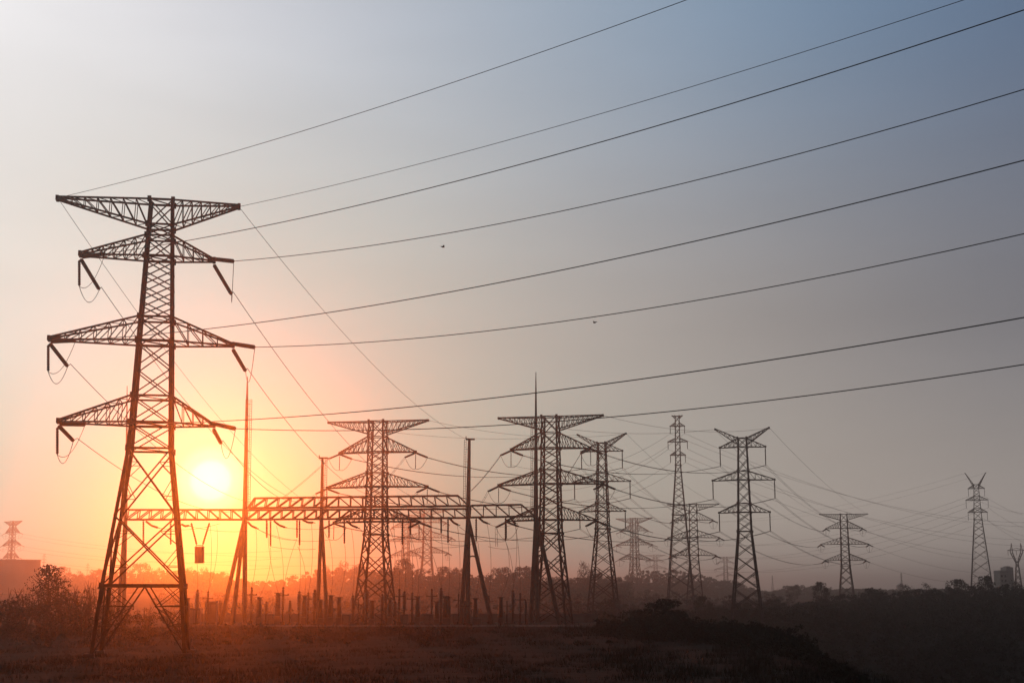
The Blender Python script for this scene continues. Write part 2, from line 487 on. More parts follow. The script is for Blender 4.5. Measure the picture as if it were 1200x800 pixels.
OUT = [('topL', (560, 87), (805, 0), 0, 'uppermost thin earth wire, from the near pylon\'s top left tip'),
       ('topR', (560, 174), (1130, 0), 0, 'second earth wire down, from the near pylon\'s top right tip'),
       ('upperL', (560, 206), (1200, 12), 2.6, 'power line leaving behind the near pylon\'s upper arm, highest conductor at right edge'),
       ('upperR', (560, 267), (1200, 105), 2.6, 'power line from the near pylon\'s upper right arm tip towards upper right'),
       ('middleL', (560, 336), (1200, 188), 2.8, 'power line passing behind the near pylon just above its middle right arm'),
       ('middleR', (560, 389), (1200, 274), 2.8, 'power line from the near pylon\'s middle right arm tip towards the right edge'),
       ('lowerL', (780, 440), (1200, 372), 2.8, 'power line from near pylon\'s lower left arm, passing just above the gantry pylons'),
       ('lowerR', (710, 489), (1200, 427), 2.8, 'lowest power line to the right edge, from the near pylon\'s lower right arm')]
out_end = {}
for key, a, b_, sl, lab in OUT:
    p_s, p_e = outgoing(tips[key], a, b_, sl*(1.75 if key.endswith('L') else 1.3), lab, WIRE_R if sl else .026)
    out_end[key] = (p_s, p_e)
    if sl:
        mb = MB(); string(mb, inv1 @ (p_s+Vector((0, 0, .35 if key.endswith('R') else 0))), inv1 @ p_e, .23, 18); obj('insulator_string', mb, M_INS, T1)
# incoming span from the substation gantry
IN = [('topL', (352, 583), 3.0, 0, 'thin earth wire from the near pylon\'s top left tip down to the gantry'),
      ('topR', (548, 515), 3.2, 0, 'thin earth wire from the near pylon\'s top right tip down to the flat topped mast'),
      ('upperL', (341, 583), 3.6, 7.3, 'power line from the near pylon\'s upper left arm down behind it to the gantry'),
      ('upperR', (486, 583), 3.6, 7.3, 'power line from the near pylon\'s upper right arm down to the gantry\'s right half'),
      ('middleL', (303, 590), 3.4, 7.0, 'power line from the near pylon\'s middle left arm down to the gantry near the sun'),
      ('middleR', (446, 583), 3.4, 7.0, 'power line from the near pylon\'s middle right arm to the gantry before a pylon'),
      ('lowerL', (284, 598), 3.0, 6.4, 'power line from the near pylon\'s lower left arm passing under the sun to the gantry'),
      ('lowerR', (360, 583), 3.2, 6.4, 'power line from the near pylon\'s lower right arm, shortest drop to the gantry')]
GY = 300.0
G_IN = 'power lines dropping to the gantry'
for key, e_, s_, sl, lab in IN:
    p0 = tips[key]; p3 = W(e_[0], e_[1], GY-1.5)
    pts = sag(p0, p3, s_, 40); Ltot = (p3-p0).length
    if sl:
        i0 = sl/Ltot*40; k0 = int(i0)+1
        st = pts[int(i0)].lerp(pts[int(i0)+1], i0-int(i0))-Vector((0, 0, .55))
        mb = MB(); string(mb, inv1 @ (p0+Vector((0, 0, -.2))), inv1 @ st, .21, 22); obj('insulator_string', mb, M_INS, T1)
        wire('power_line', [st]+pts[k0:], lab, G_IN, .036)
        pe = out_end[key][1]
        mb = MB()
        if key.endswith('L'):       # jumper held clear by a hanging support string
            bot = p0+Vector((.0, 0, -3.0)); string(mb, inv1 @ (p0+Vector((-.15, 0, -.3))), inv1 @ bot, .16, 10)
            obj('support_string', mb, M_INS, T1); mb = MB()
            mb.tube([inv1 @ p for p in sag(st, bot, 1.5, 10)], .035, 4)
            mb.tube([inv1 @ p for p in sag(bot, pe, 1.3, 10)], .03, 4)
        else:
            mb.tube([inv1 @ p for p in sag(st, pe, 2.2, 14)], .03, 4)
        obj('jumper_wire', mb, M_WIRE, T1)
    else:
        wire('earth_wire', pts, lab, G_IN, .026, 'earth wire')

# ---- generic tension pylon (45 m)
def make_tension(label, loc, rz):
    r = thing('transmission_tower', label, 'pylon', loc, rz)
    prof = [(0, 4.1), (19.5, 2.25), (33, 1.95), (45, 1.72)]
    lv = dict(lb=20.2+2.2, lt=25.4, mb=30.2, mt=33.3, ub=38.0, ut=41.4, tb=42.2, tt=44.9)
    zs = [0.2, 4.9, 9.9, 15, 19.5]
    pan = [(a, b_, 'big' if a > 4 else 'x') for a, b_ in zip(zs[:-1], zs[1:])]
    pan += [(19.5, 22.4, 'x'), (22.4, 25.4, 'x')] + split(25.4, 30.2, 2) + [(30.2, 33.3, 'x')] + split(33.3, 38, 2) + \
           [(38, 41.4, 'x'), (41.4, 45, 'x')]
    lattice_body(r, prof, pan, [(19.5, .2), (22.4, .22), (30.2, .22), (33.3, .15), (38, .22), (41.4, .15), (44.9, .2)], .40, .17)
    att = {}
    for s in (-1, 1):
        arm(r, s, prof, 42.0, 44.8, 11.6, 44.9, .2, 9, .3, True)
        for nm, zb, zt, Lg in (('upper', 38, 41.4, 8.8), ('middle', 30.2, 33.3, 11.6), ('lower', 22.4, 25.4, 9.8)):
            arm(r, s, prof, zb, zt, Lg, zb-.1, .22, 6, .4)
            tip = Vector((s*(Lg+.1), 0, zb-.35))
            ne = tip+Vector((-.50, -.78, -.37)).normalized()*3.4
            fe = tip+Vector((.62, .75, -.26)).normalized()*3.4
            for q in (ne, fe):
                mb = MB(); off = Vector((q.y-tip.y, -(q.x-tip.x), 0)).normalized()*.22
                string(mb, tip+off, q+off, .2, 9, 6); string(mb, tip-off, q-off, .2, 9, 6)
                obj('insulator_string', mb, M_INS, r)
            bot = tip+Vector((0, 0, -3.6))
            mb = MB(); string(mb, tip+Vector((0, 0, -.3)), bot, .10, 9, 6); obj('support_string', mb, M_INS, r)
            mb = MB(); mb.tube(sag(ne, bot, .9, 8), .05, 4); mb.tube(sag(bot, fe, .9, 8), .05, 4); obj('jumper_wire', mb, M_WIRE, r)
            att[(nm, s, 'n')] = ne; att[(nm, s, 'f')] = fe
        att[('top', s, 'n')] = att[('top', s, 'f')] = Vector((s*11.7, 0, 44.9))
    return r, att
def place(px_top, py_top, Y, height):
    tp = W(px_top, py_top, Y); z0 = H(tp.x, Y)-.15
    return (tp.x, Y, z0), (tp.z-z0)/height
G_T = 'broad armed pylons beyond the gantry'
loc, sc_ = place(443, 493.5, 320, 44.95)
T2, ATT = make_tension('lattice pylon rising behind the left half of the gantry, nearer the sun', loc, math.radians(-11)); T2.scale = (sc_,)*3; T2['group'] = G_T
def tens(px, py, Y, yaw, label, xy=1.0, group=G_T):
    loc, s = place(px, py, Y, 44.95)
    return dup(T2, loc, math.radians(yaw), (s*xy, s*xy, s), label, group)
T3 = tens(645, 488, 305, -13, 'dark lattice pylon directly behind the tall spire mast at the gantry\'s right end')
G_FAR = 'hazy distant pylons'
T6 = tens(812, 590.5, 560, -8, 'grey flat topped pylon in front of the tall slender pylon\'s base', .98, G_FAR)
T7 = tens(988.5, 602, 640, -8, 'grey flat topped pylon standing alone above the trees right of the V horned pylon', 1.0, G_FAR)
T10 = tens(743, 607, 1100, -30, 'faint flat topped pylon on the wooded hill, left of the tall slender pylon', .95, G_FAR)
T12 = tens(15.5, 610.5, 1080, -35, 'faint pylon rising behind the pale building at the left edge', .75, G_FAR)
T13 = tens(476, 603, 1050, 20, 'hazy pylon half hidden under the gantry beam, left one of two', .9, G_FAR)
T14 = tens(501, 596, 1000, 10, 'hazy pylon half hidden under the gantry beam, right one of two', 1.1, G_FAR)
T15 = tens(768, 650, 1700, -10, 'tiny faint flat topped pylon on the hill between two larger pylons', 1.0, G_FAR)
T16 = tens(850, 652, 1650, 0, 'tiny faint flat topped pylon just left of the V horned pylon\'s legs', 1.1, G_FAR)

# ---- suspension pylon with two horns
def make_horned(label, loc, rz, Hh=50.0, base=4.1, top=1.12, horn=6.6, hz_=2.6, arms=((45.4, 5.6), (37.2, 7.6), (29.2, 6.2)), waist=24.5, ww=1.75, sl=4.4, aw=.17):
    r = thing('transmission_tower', label, 'pylon', loc, rz)
    zt = arms[0][0]+2.2
    prof = [(0, base), (waist, ww), (zt, top)]
    pan = []; z = .2
    while z < waist-.5:
        st = hw(prof, z)*1.35
        if z+st > waist-1.5: st = waist-z
        pan.append((z, z+st, 'big' if st > 4 else 'x')); z += st
    rings = [(waist, .2), (zt, .18)]
    prev = waist
    for za, La in reversed(arms):
        k = max(1, round((za-prev)/2.9)); pan += split(prev, za, k); pan.append((za, za+2.2, 'x')); prev = za+2.2
        rings += [(za, .18), (za+2.2, .14)]
    lattice_body(r, prof, pan, rings, .36, .15)
    att = {}
    for s in (-1, 1):
        arm(r, s, prof, zt-1.6, zt, horn, Hh, aw, 5, .2, True)
        att[('top', s)] = Vector((s*(horn+.2), 0, Hh))
        for nm, (za, La) in zip(('upper', 'middle', 'lower'), arms):
            arm(r, s, prof, za, za+2.1, La, za-.05, aw, 4, .2)
            a = Vector((s*La, 0, za-.3)); bt = a-Vector((0, 0, sl))
            mb = MB(); string(mb, a, bt, .17, 14, 6); mb.bar(bt-Vector((0, .35, 0)), bt+Vector((0, .35, 0)), .12)
            obj('insulator_string', mb, M_INS, r); att[(nm, s)] = bt
    return r, att
loc, sc_ = place(869.5, 502, 370, 50)
T5, ATH = make_horned('dark pylon with two horns in a V, standing between the trees right of centre', loc, math.radians(-14)); T5.scale = (sc_,)*3
tag(T5, group='V horned pylons')
loc, sc_ = place(705, 508.5, 395, 50)
T4 = dup(T5, loc, math.radians(-14), sc_, 'grey pylon with two V horns, just right of the spire mast\'s dark pylon', 'V horned pylons')
loc, sc_ = place(1143, 554, 780, 74)
T8, AT8 = make_horned('tall hazy narrow pylon with short V horns above the trees at far right', loc, math.radians(-20), 74, 6.8, 1.3, 5.6, 5.0,
    ((65.2, 4.4), (58.6, 6.0), (51.6, 5.2)), 47.5, 2.3, 4.2, .26); T8.scale = (sc_,)*3; T8['group'] = G_FAR

# ---- tall slender pylon
def make_slender(label, loc, rz):
    r = thing('transmission_tower', label, 'pylon', loc, rz, G_FAR)
    prof = [(0, 6.0), (62, 1.25), (84, 1.0)]
    pan = []; z = .2
    while z < 61:
        st = max(2.6, hw(prof, z)*1.25)
        if z+st > 60: st = 62-z
        pan.append((z, z+st, 'big' if st > 5 else 'x')); z += st
    pan += split(62, 84, 8)
    lattice_body(r, prof, pan, [(62, .25), (40, .25), (84, .3), (66.5, .25), (72.5, .25), (79.5, .25)], .42, .17)
    att = {}
    for s in (-1, 1):
        for nm, za, La in (('upper', 79.5, 3.2), ('middle', 72.5, 4.3), ('lower', 66.5, 3.3)):
            arm(r, s, prof, za, za+1.5, La, za, .24, 3, .2)
            a = Vector((s*La, 0, za-.3)); bt = a-Vector((0, 0, 3.0))
            mb = MB(); string(mb, a, bt, .2, 9, 6); obj('insulator_string', mb, M_INS, r); att[(nm, s)] = bt
        arm(r, s, prof, 83, 84, 2.2, 84.2, .2, 2, .2)
        att[('top', s)] = Vector((s*2.2, 0, 84.2))
    return r, att
loc, sc_ = place(793.5, 487, 560, 84.2)
T9, AT9 = make_slender('tallest slender hazy pylon with very short arms, right of centre', loc, math.radians(-10)); T9.scale = (sc_,)*3
def slend(px, py, Y, xy, label):
    loc, s = place(px, py, Y, 84.2); return dup(T9, loc, .3, (s*xy, s*xy, s), label, G_FAR)
slend(905, 674, 1500, 1.2, 'tiny faint lattice tower in the gap right of the V horned pylon')
slend(1056, 671, 1250, 1.3, 'tiny faint lattice tower above the trees between the two far right pylons')
slend(103, 660, 1500, 1.2, 'tiny faint lattice tower above the trees left of the near pylon\'s legs')
slend(52, 649, 1600, 1.1, 'tiny faint lattice tower beside the pale building\'s right corner')

# ---- goblet pylon
loc, sc_ = place(1190.5, 636, 930, 42)
T11 = thing('transmission_tower', 'faint goblet shaped pylon with an open window head at the far right edge', 'pylon', loc, math.radians(-10), G_FAR); T11.scale = (sc_,)*3
prof = [(0, 3.2), (27, 1.0)]
lattice_body(T11, prof, [(a, a+4.45, 'x') for a in np.arange(.2, 26, 4.45)], [(27, .3)], .45, .24)
mb = MB()
for s in (-1, 1):
    for sy in (-1, 1):
        mb.bar((s*1.0, sy*1, 27), (s*4.6, sy*.8, 35), .4); mb.bar((s*.2, sy*1, 27), (s*3.0, sy*.8, 35), .35)
        mb.bar((s*4.6, sy*.8, 35), (s*3.4, 0, 42), .35); mb.bar((s*3.0, sy*.8, 35), (s*3.4, 0, 42), .3)
        for k in range(4):
            a = Vector((s*1.0, sy, 27)).lerp(Vector((s*4.6, sy*.8, 35)), k/4); b_ = Vector((s*.2, sy, 27)).lerp(Vector((s*3.0, sy*.8, 35)), (k+1)/4)
            mb.bar(a, b_, .2)
for sy in (-1, 1):
    mb.bar((-6.5, sy*.8, 36.4), (6.5, sy*.8, 36.4), .35); mb.bar((-6.5, sy*.2, 36.6), (0, sy*.8, 38), .3); mb.bar((6.5, sy*.2, 36.6), (0, sy*.8, 38), .3)
obj('goblet_head', mb, M_STEEL, T11)
for sx in (-6.2, 0, 6.2):
    mb = MB(); string(mb, (sx, 0, 36.2), (sx, 0, 32.8), .2, 8, 6); obj('insulator_string', mb, M_INS, T11)

# ------------------------------------------------------------------ lines between the far pylons
LV = ('upper', 'middle', 'lower')
SN = {-1: 'left', 1: 'right'}
def line(ta, fa, tb, fb, sg, desc, group, r=.045, twin=.5, levels=LV+('top',), cross=False):
    ma, mb_ = mtx(ta), mtx(tb)
    for nm in levels:
        for s in (-1, 1):
            p = ma @ fa(nm, s); q = mb_ @ fb(nm, -s if cross else s)
            if nm == 'top':
                wire('earth_wire', sag(p, q, sg*.7, 24), f'{SN[s]} earth wire of the {desc}', group, r*.75, 'earth wire')
            else:
                wire('power_line', sag(p, q, sg, 24), f'{nm} {SN[s]} conductor of the {desc}', group, r, twin=twin)
tn = lambda k: (lambda nm, s: ATT[(nm, s, k)])
hn = lambda nm, s: ATH[(nm, s)]
line(T3, tn('f'), T5, hn, 3.0, 'span between spire mast pylon and dark horned pylon', 'lines from gantry pylons into the distance')
line(T2, tn('f'), T4, hn, 3.2, 'span between left gantry pylon and grey horned pylon', 'lines from gantry pylons into the distance')
line(T5, hn, T7, tn('n'), 3.5, 'span between dark horned and lone flat topped pylon', 'lines between V horned and far pylons')
line(T4, hn, T6, tn('n'), 3.5, 'span between grey horned and flat topped pylon', 'lines between V horned and far pylons')
h8 = lambda nm, s: AT8[(nm, s)]
h9 = lambda nm, s: AT9[(nm, s)]
line(T10, tn('f'), T8, h8, 17, 'long faint span ending at the far right narrow pylon', 'faint lines across the distance', .05, 0)
FAR_E = {}
def to_point(ta, fa, ends, sg, desc, group, r=.05):
    ma = mtx(ta)
    for (nm, s), e_ in ends.items():
        wire('power_line', sag(ma @ fa(nm, s), W(*e_), sg, 24), f'{nm} {SN[s]} conductor of the {desc}', group, r)
to_point(T9, h9, {('upper', 1): (1215, 617, 760), ('middle', 1): (1215, 640, 760), ('lower', 1): (1215, 655, 760), ('upper', -1): (1215, 612, 770), ('middle', -1): (1215, 632, 770)}, 9, 'faint span from the slender pylon off the right edge', 'faint lines across the distance')
to_point(T9, h9, {('upper', 1): (628, 560, 520), ('upper', -1): (600, 545, 520), ('middle', -1): (600, 570, 520), ('lower', -1): (600, 585, 520), ('lower', 1): (640, 582, 530)}, 7, 'faint span from the slender pylon leftwards behind the gantry pylon', 'faint lines across the distance')
to_point(T8, h8, {('upper', 1): (1230, 605, 900), ('middle', 1): (1230, 622, 900), ('lower', 1): (1230, 640, 900), ('upper', -1): (1230, 600, 910), ('middle', -1): (1230, 632, 910)}, 4, 'faint span from the narrow pylon off the right edge', 'faint lines across the distance')
to_point(T12, tn('f'), {('upper', 1): (470, 652, 760), ('middle', 1): (470, 660, 760), ('lower', 1): (470, 668, 760), ('upper', -1): (330, 645, 760), ('middle', -1): (330, 654, 760), ('lower', -1): (330, 664, 760)}, 6, 'faint span from the pylon behind the pale building', 'faint lines across the distance')
to_point(T12, tn('n'), {('upper', 1): (-40, 622, 860), ('middle', 1): (-40, 641, 860), ('upper', -1): (-40, 618, 860), ('middle', -1): (-40, 638, 860)}, 2, 'faint span from the pale building\'s pylon off the left edge', 'faint lines across the distance')
to_point(T7, tn('f'), {('upper', 1): (1215, 648, 980), ('middle', 1): (1215, 662, 980), ('lower', 1): (1215, 672, 980)}, 8, 'faint span from the lone flat topped pylon rightwards', 'faint lines across the distance')
# near strings of the two gantry pylons come down to the beams
for T_, nm_, ends in ((T2, 'left gantry pylon', {('upper', -1): (330, 584), ('upper', 1): (432, 584), ('middle', 1): (470, 596), ('middle', -1): (345, 597)}),
                      (T3, 'spire mast pylon', {('upper', -1): (552, 575), ('upper', 1): (640, 592), ('middle', -1): (560, 594), ('lower', -1): (582, 640)})):
    for (nm, s), e_ in ends.items():
        wire('power_line', sag(mtx(T_) @ ATT[(nm, s, 'n')], W(e_[0], e_[1], GY+1.5), .35, 10), f'short line from the {nm_}, {nm} {SN[s]} arm, down to the gantry', 'short lines down to the gantry', .04, twin=.4)

# ------------------------------------------------------------------ substation gantry
def gz(px, py): return W(px, py, GY).z
def gx(px, py=620): return W(px, py, GY).x
G_M = 'gantry masts'
MASTS = {}
def mast(key, label, top, pole_top, joint, main_foot, legs, ladder=0, spike=True, r0=.42, platform=False):
    # pixel positions give the real width, height and lean at the gantry's distance
    ft = W(main_foot[0], main_foot[1], GY); base = Vector((ft.x, GY, 0))
    r = thing('gantry_mast', label, 'mast', base, 0, G_M); MASTS[key] = r
    J = W(joint[0], joint[1], GY)-base; PT = W(pole_top[0], pole_top[1], GY)-base
    mb = MB(); foot = Vector((0, 0, -.2))
    mb.tube([foot, J], [r0*.95, r0], 10); mb.tube([J-Vector((0, 0, .3)), PT], [r0*1.05, r0*.62], 10)
    obj('pole', mb, M_CONC, r)
    for (lx, ly, dy) in legs:
        e_ = W(lx, ly, GY)-base; e_.y += dy; e_.z = -.2
        mb = MB(); mb.tube([e_, J-Vector((0, 0, .4))], [r0*.95, r0*.8], 10); obj('raking_leg', mb, M_CONC, r)
        k = .62; a = e_.lerp(J, k); b_ = foot.lerp(J, k)
        mb = MB(); mb.tube([a, (a+b_)/2+Vector((0, 0, .25)), b_], .16, 6); obj('tie_bar', mb, M_BEAM, r)
    if spike:
        TT = W(top[0], top[1], GY)-base
        mb = MB(); mb.tube([PT-Vector((0, 0, .2)), PT.lerp(TT, .5), TT], [r0*.5, r0*.36, .07], 8); obj('lightning_spike', mb, M_STEEL, r)
    else:
        mb = MB(); mb.box(PT+Vector((.2, 0, .1)), (1.9, 1.1, .28)); mb.bar(PT+Vector((-.7, 0, .2)), PT+Vector((-.7, 0, .7)), .2); obj('top_platform', mb, M_BEAM, r)
    if ladder:
        lad = MB(); a0 = J+Vector((ladder*(r0+.35), -.1, 0)); a1 = PT+Vector((ladder*(r0+.35), -.1, 0))
        for dx in (-.2, .2): lad.bar(a0+Vector((dx, 0, 0)), a1+Vector((dx, 0, 0)), .09)
        n_ = int((a1-a0).length/.5)
        for i in range(n_+1):
            q = a0.lerp(a1, i/n_); lad.bar(q-Vector((.2, 0, 0)), q+Vector((.2, 0, 0)), .06)
            if i % 5 == 2: lad.bar(q, q-Vector((ladder*.6, 0, 0)), .08)
        obj('ladder', lad, M_BEAM, r)
    return r
mast('E', 'spired gantry mast seen through the near pylon\'s left legs', (149, 452), (148.5, 520), (147, 603), (145, 727), [(137, 727, .5)], 0)
mast('A', 'spired A frame gantry mast with raking legs beside the sun', (290, 441), (289.5, 468), (287, 604), (287, 727), [(257, 727, 1.2), (275, 727, -2.5)], 1, r0=.5)
mast('B', 'flat topped gantry mast with ladder, left of the pylon behind the beam', (377, 536), (378, 537), (377, 604), (371.5, 727), [(383, 727, 1.0)], 1, False, r0=.42)
mast('C', 'flat topped gantry mast with a long raking leg, between the two gantry pylons', (550, 515), (550, 515), (548.5, 604), (548.5, 729), [(539.5, 729, 1.5), (577, 731, -1)], -1, False, r0=.5)
mast('D', 'tallest spire mast at the gantry\'s right end in front of the dark pylon', (628, 436), (628, 492), (628, 602), (630, 731), [(622, 731, 1.0), (656, 731, -1)], -1, r0=.5)

def truss(label, a_t, a_b, b_t, b_b, dy, depth, step, mirror_from=.5, taper=(0, 0)):
    A_t, A_b, B_t, B_b = [W(p[0], p[1], GY+dy) for p in (a_t, a_b, b_t, b_b)]
    base = (A_b+B_b)/2
    r = thing('gantry_beam', label, 'gantry beam', base, 0, 'gantry beams')
    L_ = (B_b-A_b).length; n_ = max(4, int(L_/step))
    ch = MB(); wb = MB()
    for sy in (-1, 1):
        o_ = Vector((0, sy*depth/2, 0))-base
        ch.bar(A_b+o_+Vector((-taper[0], 0, 0)), B_b+o_+Vector((taper[1], 0, 0)), .34); ch.bar(A_t+o_, B_t+o_, .30)
        if taper[0]: ch.bar(A_t+o_, A_b+o_+Vector((-taper[0], 0, 0)), .26)
        if taper[1]: ch.bar(B_t+o_, B_b+o_+Vector((taper[1], 0, 0)), .26)
        for i in range(n_):
            f0, f1 = i/n_, (i+1)/n_; fm = (f0+f1)/2
            t0, t1_ = A_t.lerp(B_t, f0)+o_, A_t.lerp(B_t, f1)+o_; c0, c1 = A_b.lerp(B_b, f0)+o_, A_b.lerp(B_b, f1)+o_
            if fm < mirror_from: wb.bar(c0, t1_, .21)
            else: wb.bar(t0, c1, .21)
            wb.bar(t0, c0, .18)
        wb.bar(A_t.lerp(B_t, 1)+o_, A_b.lerp(B_b, 1)+o_, .15)
    for i in range(n_+1):
        f0 = i/n_
        for (P_, Q_) in ((A_t, B_t), (A_b, B_b)):
            q = P_.lerp(Q_, f0)-base
            wb.bar(q-Vector((0, depth/2, 0)), q+Vector((0, depth/2, 0)), .12)
            if i < n_: wb.bar(q-Vector((0, depth/2, 0)), P_.lerp(Q_, (i+1)/n_)-base+Vector((0, depth/2, 0)), .1)
    obj('chords', ch, M_BEAM, r); obj('lattice_web', wb, M_BEAM, r)
    return r
truss('lower gantry lattice beam across the sun\'s foot, left of the spired A frame mast', (150, 597), (148, 608.5), (285, 597), (285, 608.5), 0, 1.6, 2.4, .5)
truss('lower gantry lattice beam spanning between the A frame mast and the raking leg mast', (290, 597.5), (289, 608.5), (546, 596), (547, 606.5), 0, 1.6, 2.4, .45)
truss('short gantry lattice beam under the right arms, ending at the tallest spire mast', (552, 592), (551, 606), (611, 591), (612, 604.5), -.3, 1.5, 2.6, 0, (0, 2.6))
truss('upper gantry lattice beam standing on top of the long lower beam', (299, 583.5), (296, 595), (537, 580.5), (540, 592.5), -2.2, 1.6, 2.5, .4, (.9, 1.6))
# ------------------------------------------------------------------ hanging gear under the beams
ordn = ['first', 'second', 'third', 'fourth', 'fifth', 'sixth', 'seventh', 'eighth', 'ninth', 'tenth', 'eleventh', 'twelfth']
MX = [('mast behind the near pylon', 148), ('sunlit A frame mast', 288), ('ladder mast', 377),
      ('raking leg mast', 549), ('tall spire mast', 628)]
_cnt = {}
def where(kind, px):
    m = [x for x in MX if x[1] <= px]
    nm = (m[-1] if m else MX[0])[0]
    k = _cnt.get((kind, nm), 0); _cnt[(kind, nm)] = k+1
    return f'{ordn[k]} right of the {nm}'
HANG = [(168, 610, 638), (200, 612, 638), (312.5, 609, 630), (317, 610, 640), (348, 609, 630), (351, 609, 639), (385.5, 609, 630), (403.5, 609, 637),
        (471.5, 608, 638), (481, 607, 627), (517, 607, 625), (525, 607, 636), (558, 607, 634), (592.5, 606, 634)]
for (px, y0, y1) in HANG:
    p = W(px, y0, GY-.7); q = W(px, y1, GY-.7)
    r = thing('hanging_insulator', 'insulator hanging straight down under the beam, '+where('hang', px), 'insulator', p, 0, 'insulators hanging from the gantry')
    mb = MB(); string(mb, Vector((0, 0, 0)), q-p, .22, 12, 7); obj('ribbed_string', mb, M_INS, r)
    mb = MB(); mb.box((0, 0, .15), (.5, .3, .3)); obj('hanger_bracket', mb, M_STEEL, r)
SLANT = [((171, 610.5), (185, 618)), ((213, 614), (221, 615.5)), ((290, 611), (300.5, 618.5)), ((321, 610), (334, 617.5)), ((355, 609), (367, 612)), ((406, 610), (419, 618)),
         ((479, 607.5), (487, 609.5)), ((527, 607), (536.5, 614.5)), ((561, 606), (571.5, 613)), ((598, 605), (604, 613))]
ends = []
for a, b_ in SLANT:
    p = W(a[0], a[1], GY-1); q = W(b_[0], b_[1], GY-4.0)
    r = thing('strain_insulator', 'slanting strain insulator under the beam, '+where('slant', a[0]), 'insulator', p, 0, 'strain insulators on the gantry')
    mb = MB(); d = q-p; mid = d*.5-Vector((0, 0, .25))
    string(mb, Vector(), mid, .24, 6, 7); string(mb, mid, d, .24, 6, 7); obj('ribbed_string', mb, M_INS, r)
    mb = MB(); mb.tube([d, d+Vector((.5, -.6, -.1))], .09, 6); obj('clamp', mb, M_STEEL, r)
    ends.append(d+p)
# line trap
wt = W(233.8, 640, GY)
r = thing('line_trap', 'drum shaped line trap hanging on two V strings below the sun', 'line trap', wt)
mb = MB(); bt = W(233.8, 659.5, GY)-wt
mb.lathe((0, 0, 0), bt, [(0, .9), (.03, 1.03), (.08, 1.03), (.09, .98), (.9, .98), (.92, 1.03), (.98, 1.03), (1, .9)], 20); obj('drum', mb, M_GREY, r)
for a, b_ in (((224, 612), (230.5, 638)), ((245.5, 612), (237.5, 638))):
    mb = MB(); string(mb, W(*a, GY)-wt, W(*b_, GY)-wt, .24, 12, 7); obj('insulator_string', mb, M_INS, r)
mb = MB(); mb.bar(Vector((-.75, 0, .25)), Vector((.75, 0, .25)), .12); mb.bar((-.6, 0, .25), (-.8, 0, 0), .1); mb.bar((.6, 0, .25), (.8, 0, 0), .1); obj('hanger_bracket', mb, M_STEEL, r)

# ------------------------------------------------------------------ yard equipment
def eq_post(h):
    p = MB(); p.bar((0, 0, -.1), (0, 0, h*.42), .26); p.box((0, 0, .12), (.8, .8, .3)); p.box((0, 0, h*.42), (.7, .7, .1))
    i = MB(); string(i, (0, 0, h*.43), (0, 0, h*.93), .36, 12, 8)
    c = MB(); c.lathe((0, 0, h*.93), (0, 0, h), [(0, .16), (.3, .22), (.8, .14), (1, .05)], 8)
    return [('pedestal', p, M_STEEL), ('ribbed_column', i, M_INS), ('cap', c, M_STEEL)]
def eq_cross(h):
    p = MB(); p.bar((0, 0, -.1), (0, 0, h*.40), .22); p.box((0, 0, .25), (.55, .55, .6))
    i = MB(); string(i, (0, 0, h*.40), (0, 0, h*.80), .22, 9, 8); string(i, (0, 0, h*.80), (0, 0, h*.95), .2, 4, 8)
    c = MB(); c.bar((-.85, 0, h*.80), (.85, 0, h*.80), .16)
    for s in (-1, 1): c.bar((s*.75, 0, h*.80), (s*.75, 0, h*.80+.22), .14)
    k = MB(); k.lathe((0, 0, h*.95), (0, 0, h*1.02), [(0, .12), (.5, .2), (1, .05)], 8)
    return [('pedestal', p, M_STEEL), ('ribbed_column', i, M_INS), ('cross_bar', c, M_STEEL), ('cap', k, M_STEEL)]
def eq_bush(h):
    p = MB(); p.box((0, 0, h*.12), (.95, .95, h*.26)); p.box((0, 0, h*.27), (1.1, 1.1, .14))
    i = MB(); n = 14; pr = [(0, .5)]
    for k in range(n):
        a = k/n; rr = .6-.2*a; pr += [(a+.01, rr*.78), (a+.03, rr), (a+.055, rr*.95), (a+.066, rr*.78)]
    pr.append((1, .2)); i.lathe((0, 0, h*.28), (0, 0, h*.93), pr, 9)
    c = MB(); c.lathe((0, 0, h*.92), (0, 0, h), [(0, .3), (.25, .42), (.6, .42), (1, .3)], 9); c.bar((-.7, 0, h*.99), (.7, 0, h*.99), .12)
    return [('tank', p, M_GREY), ('ribbed_bushing', i, M_INS), ('cap', c, M_STEEL)]
EQ = {'P': (eq_post, 'post_insulator', 'slim ribbed post insulator in the yard', 'post insulator', 'post insulators in the yard'),
      'X': (eq_cross, 'disconnector', 'slim cross barred post in the yard', 'disconnector', 'cross barred posts in the yard'),
      'T': (eq_bush, 'current_transformer', 'stout tapering ribbed bushing in the yard', 'bushing', 'tapering bushings in the yard')}
PROTO = {}
for k, (fn, nm, lb, ct, gp) in EQ.items(): PROTO[k] = None
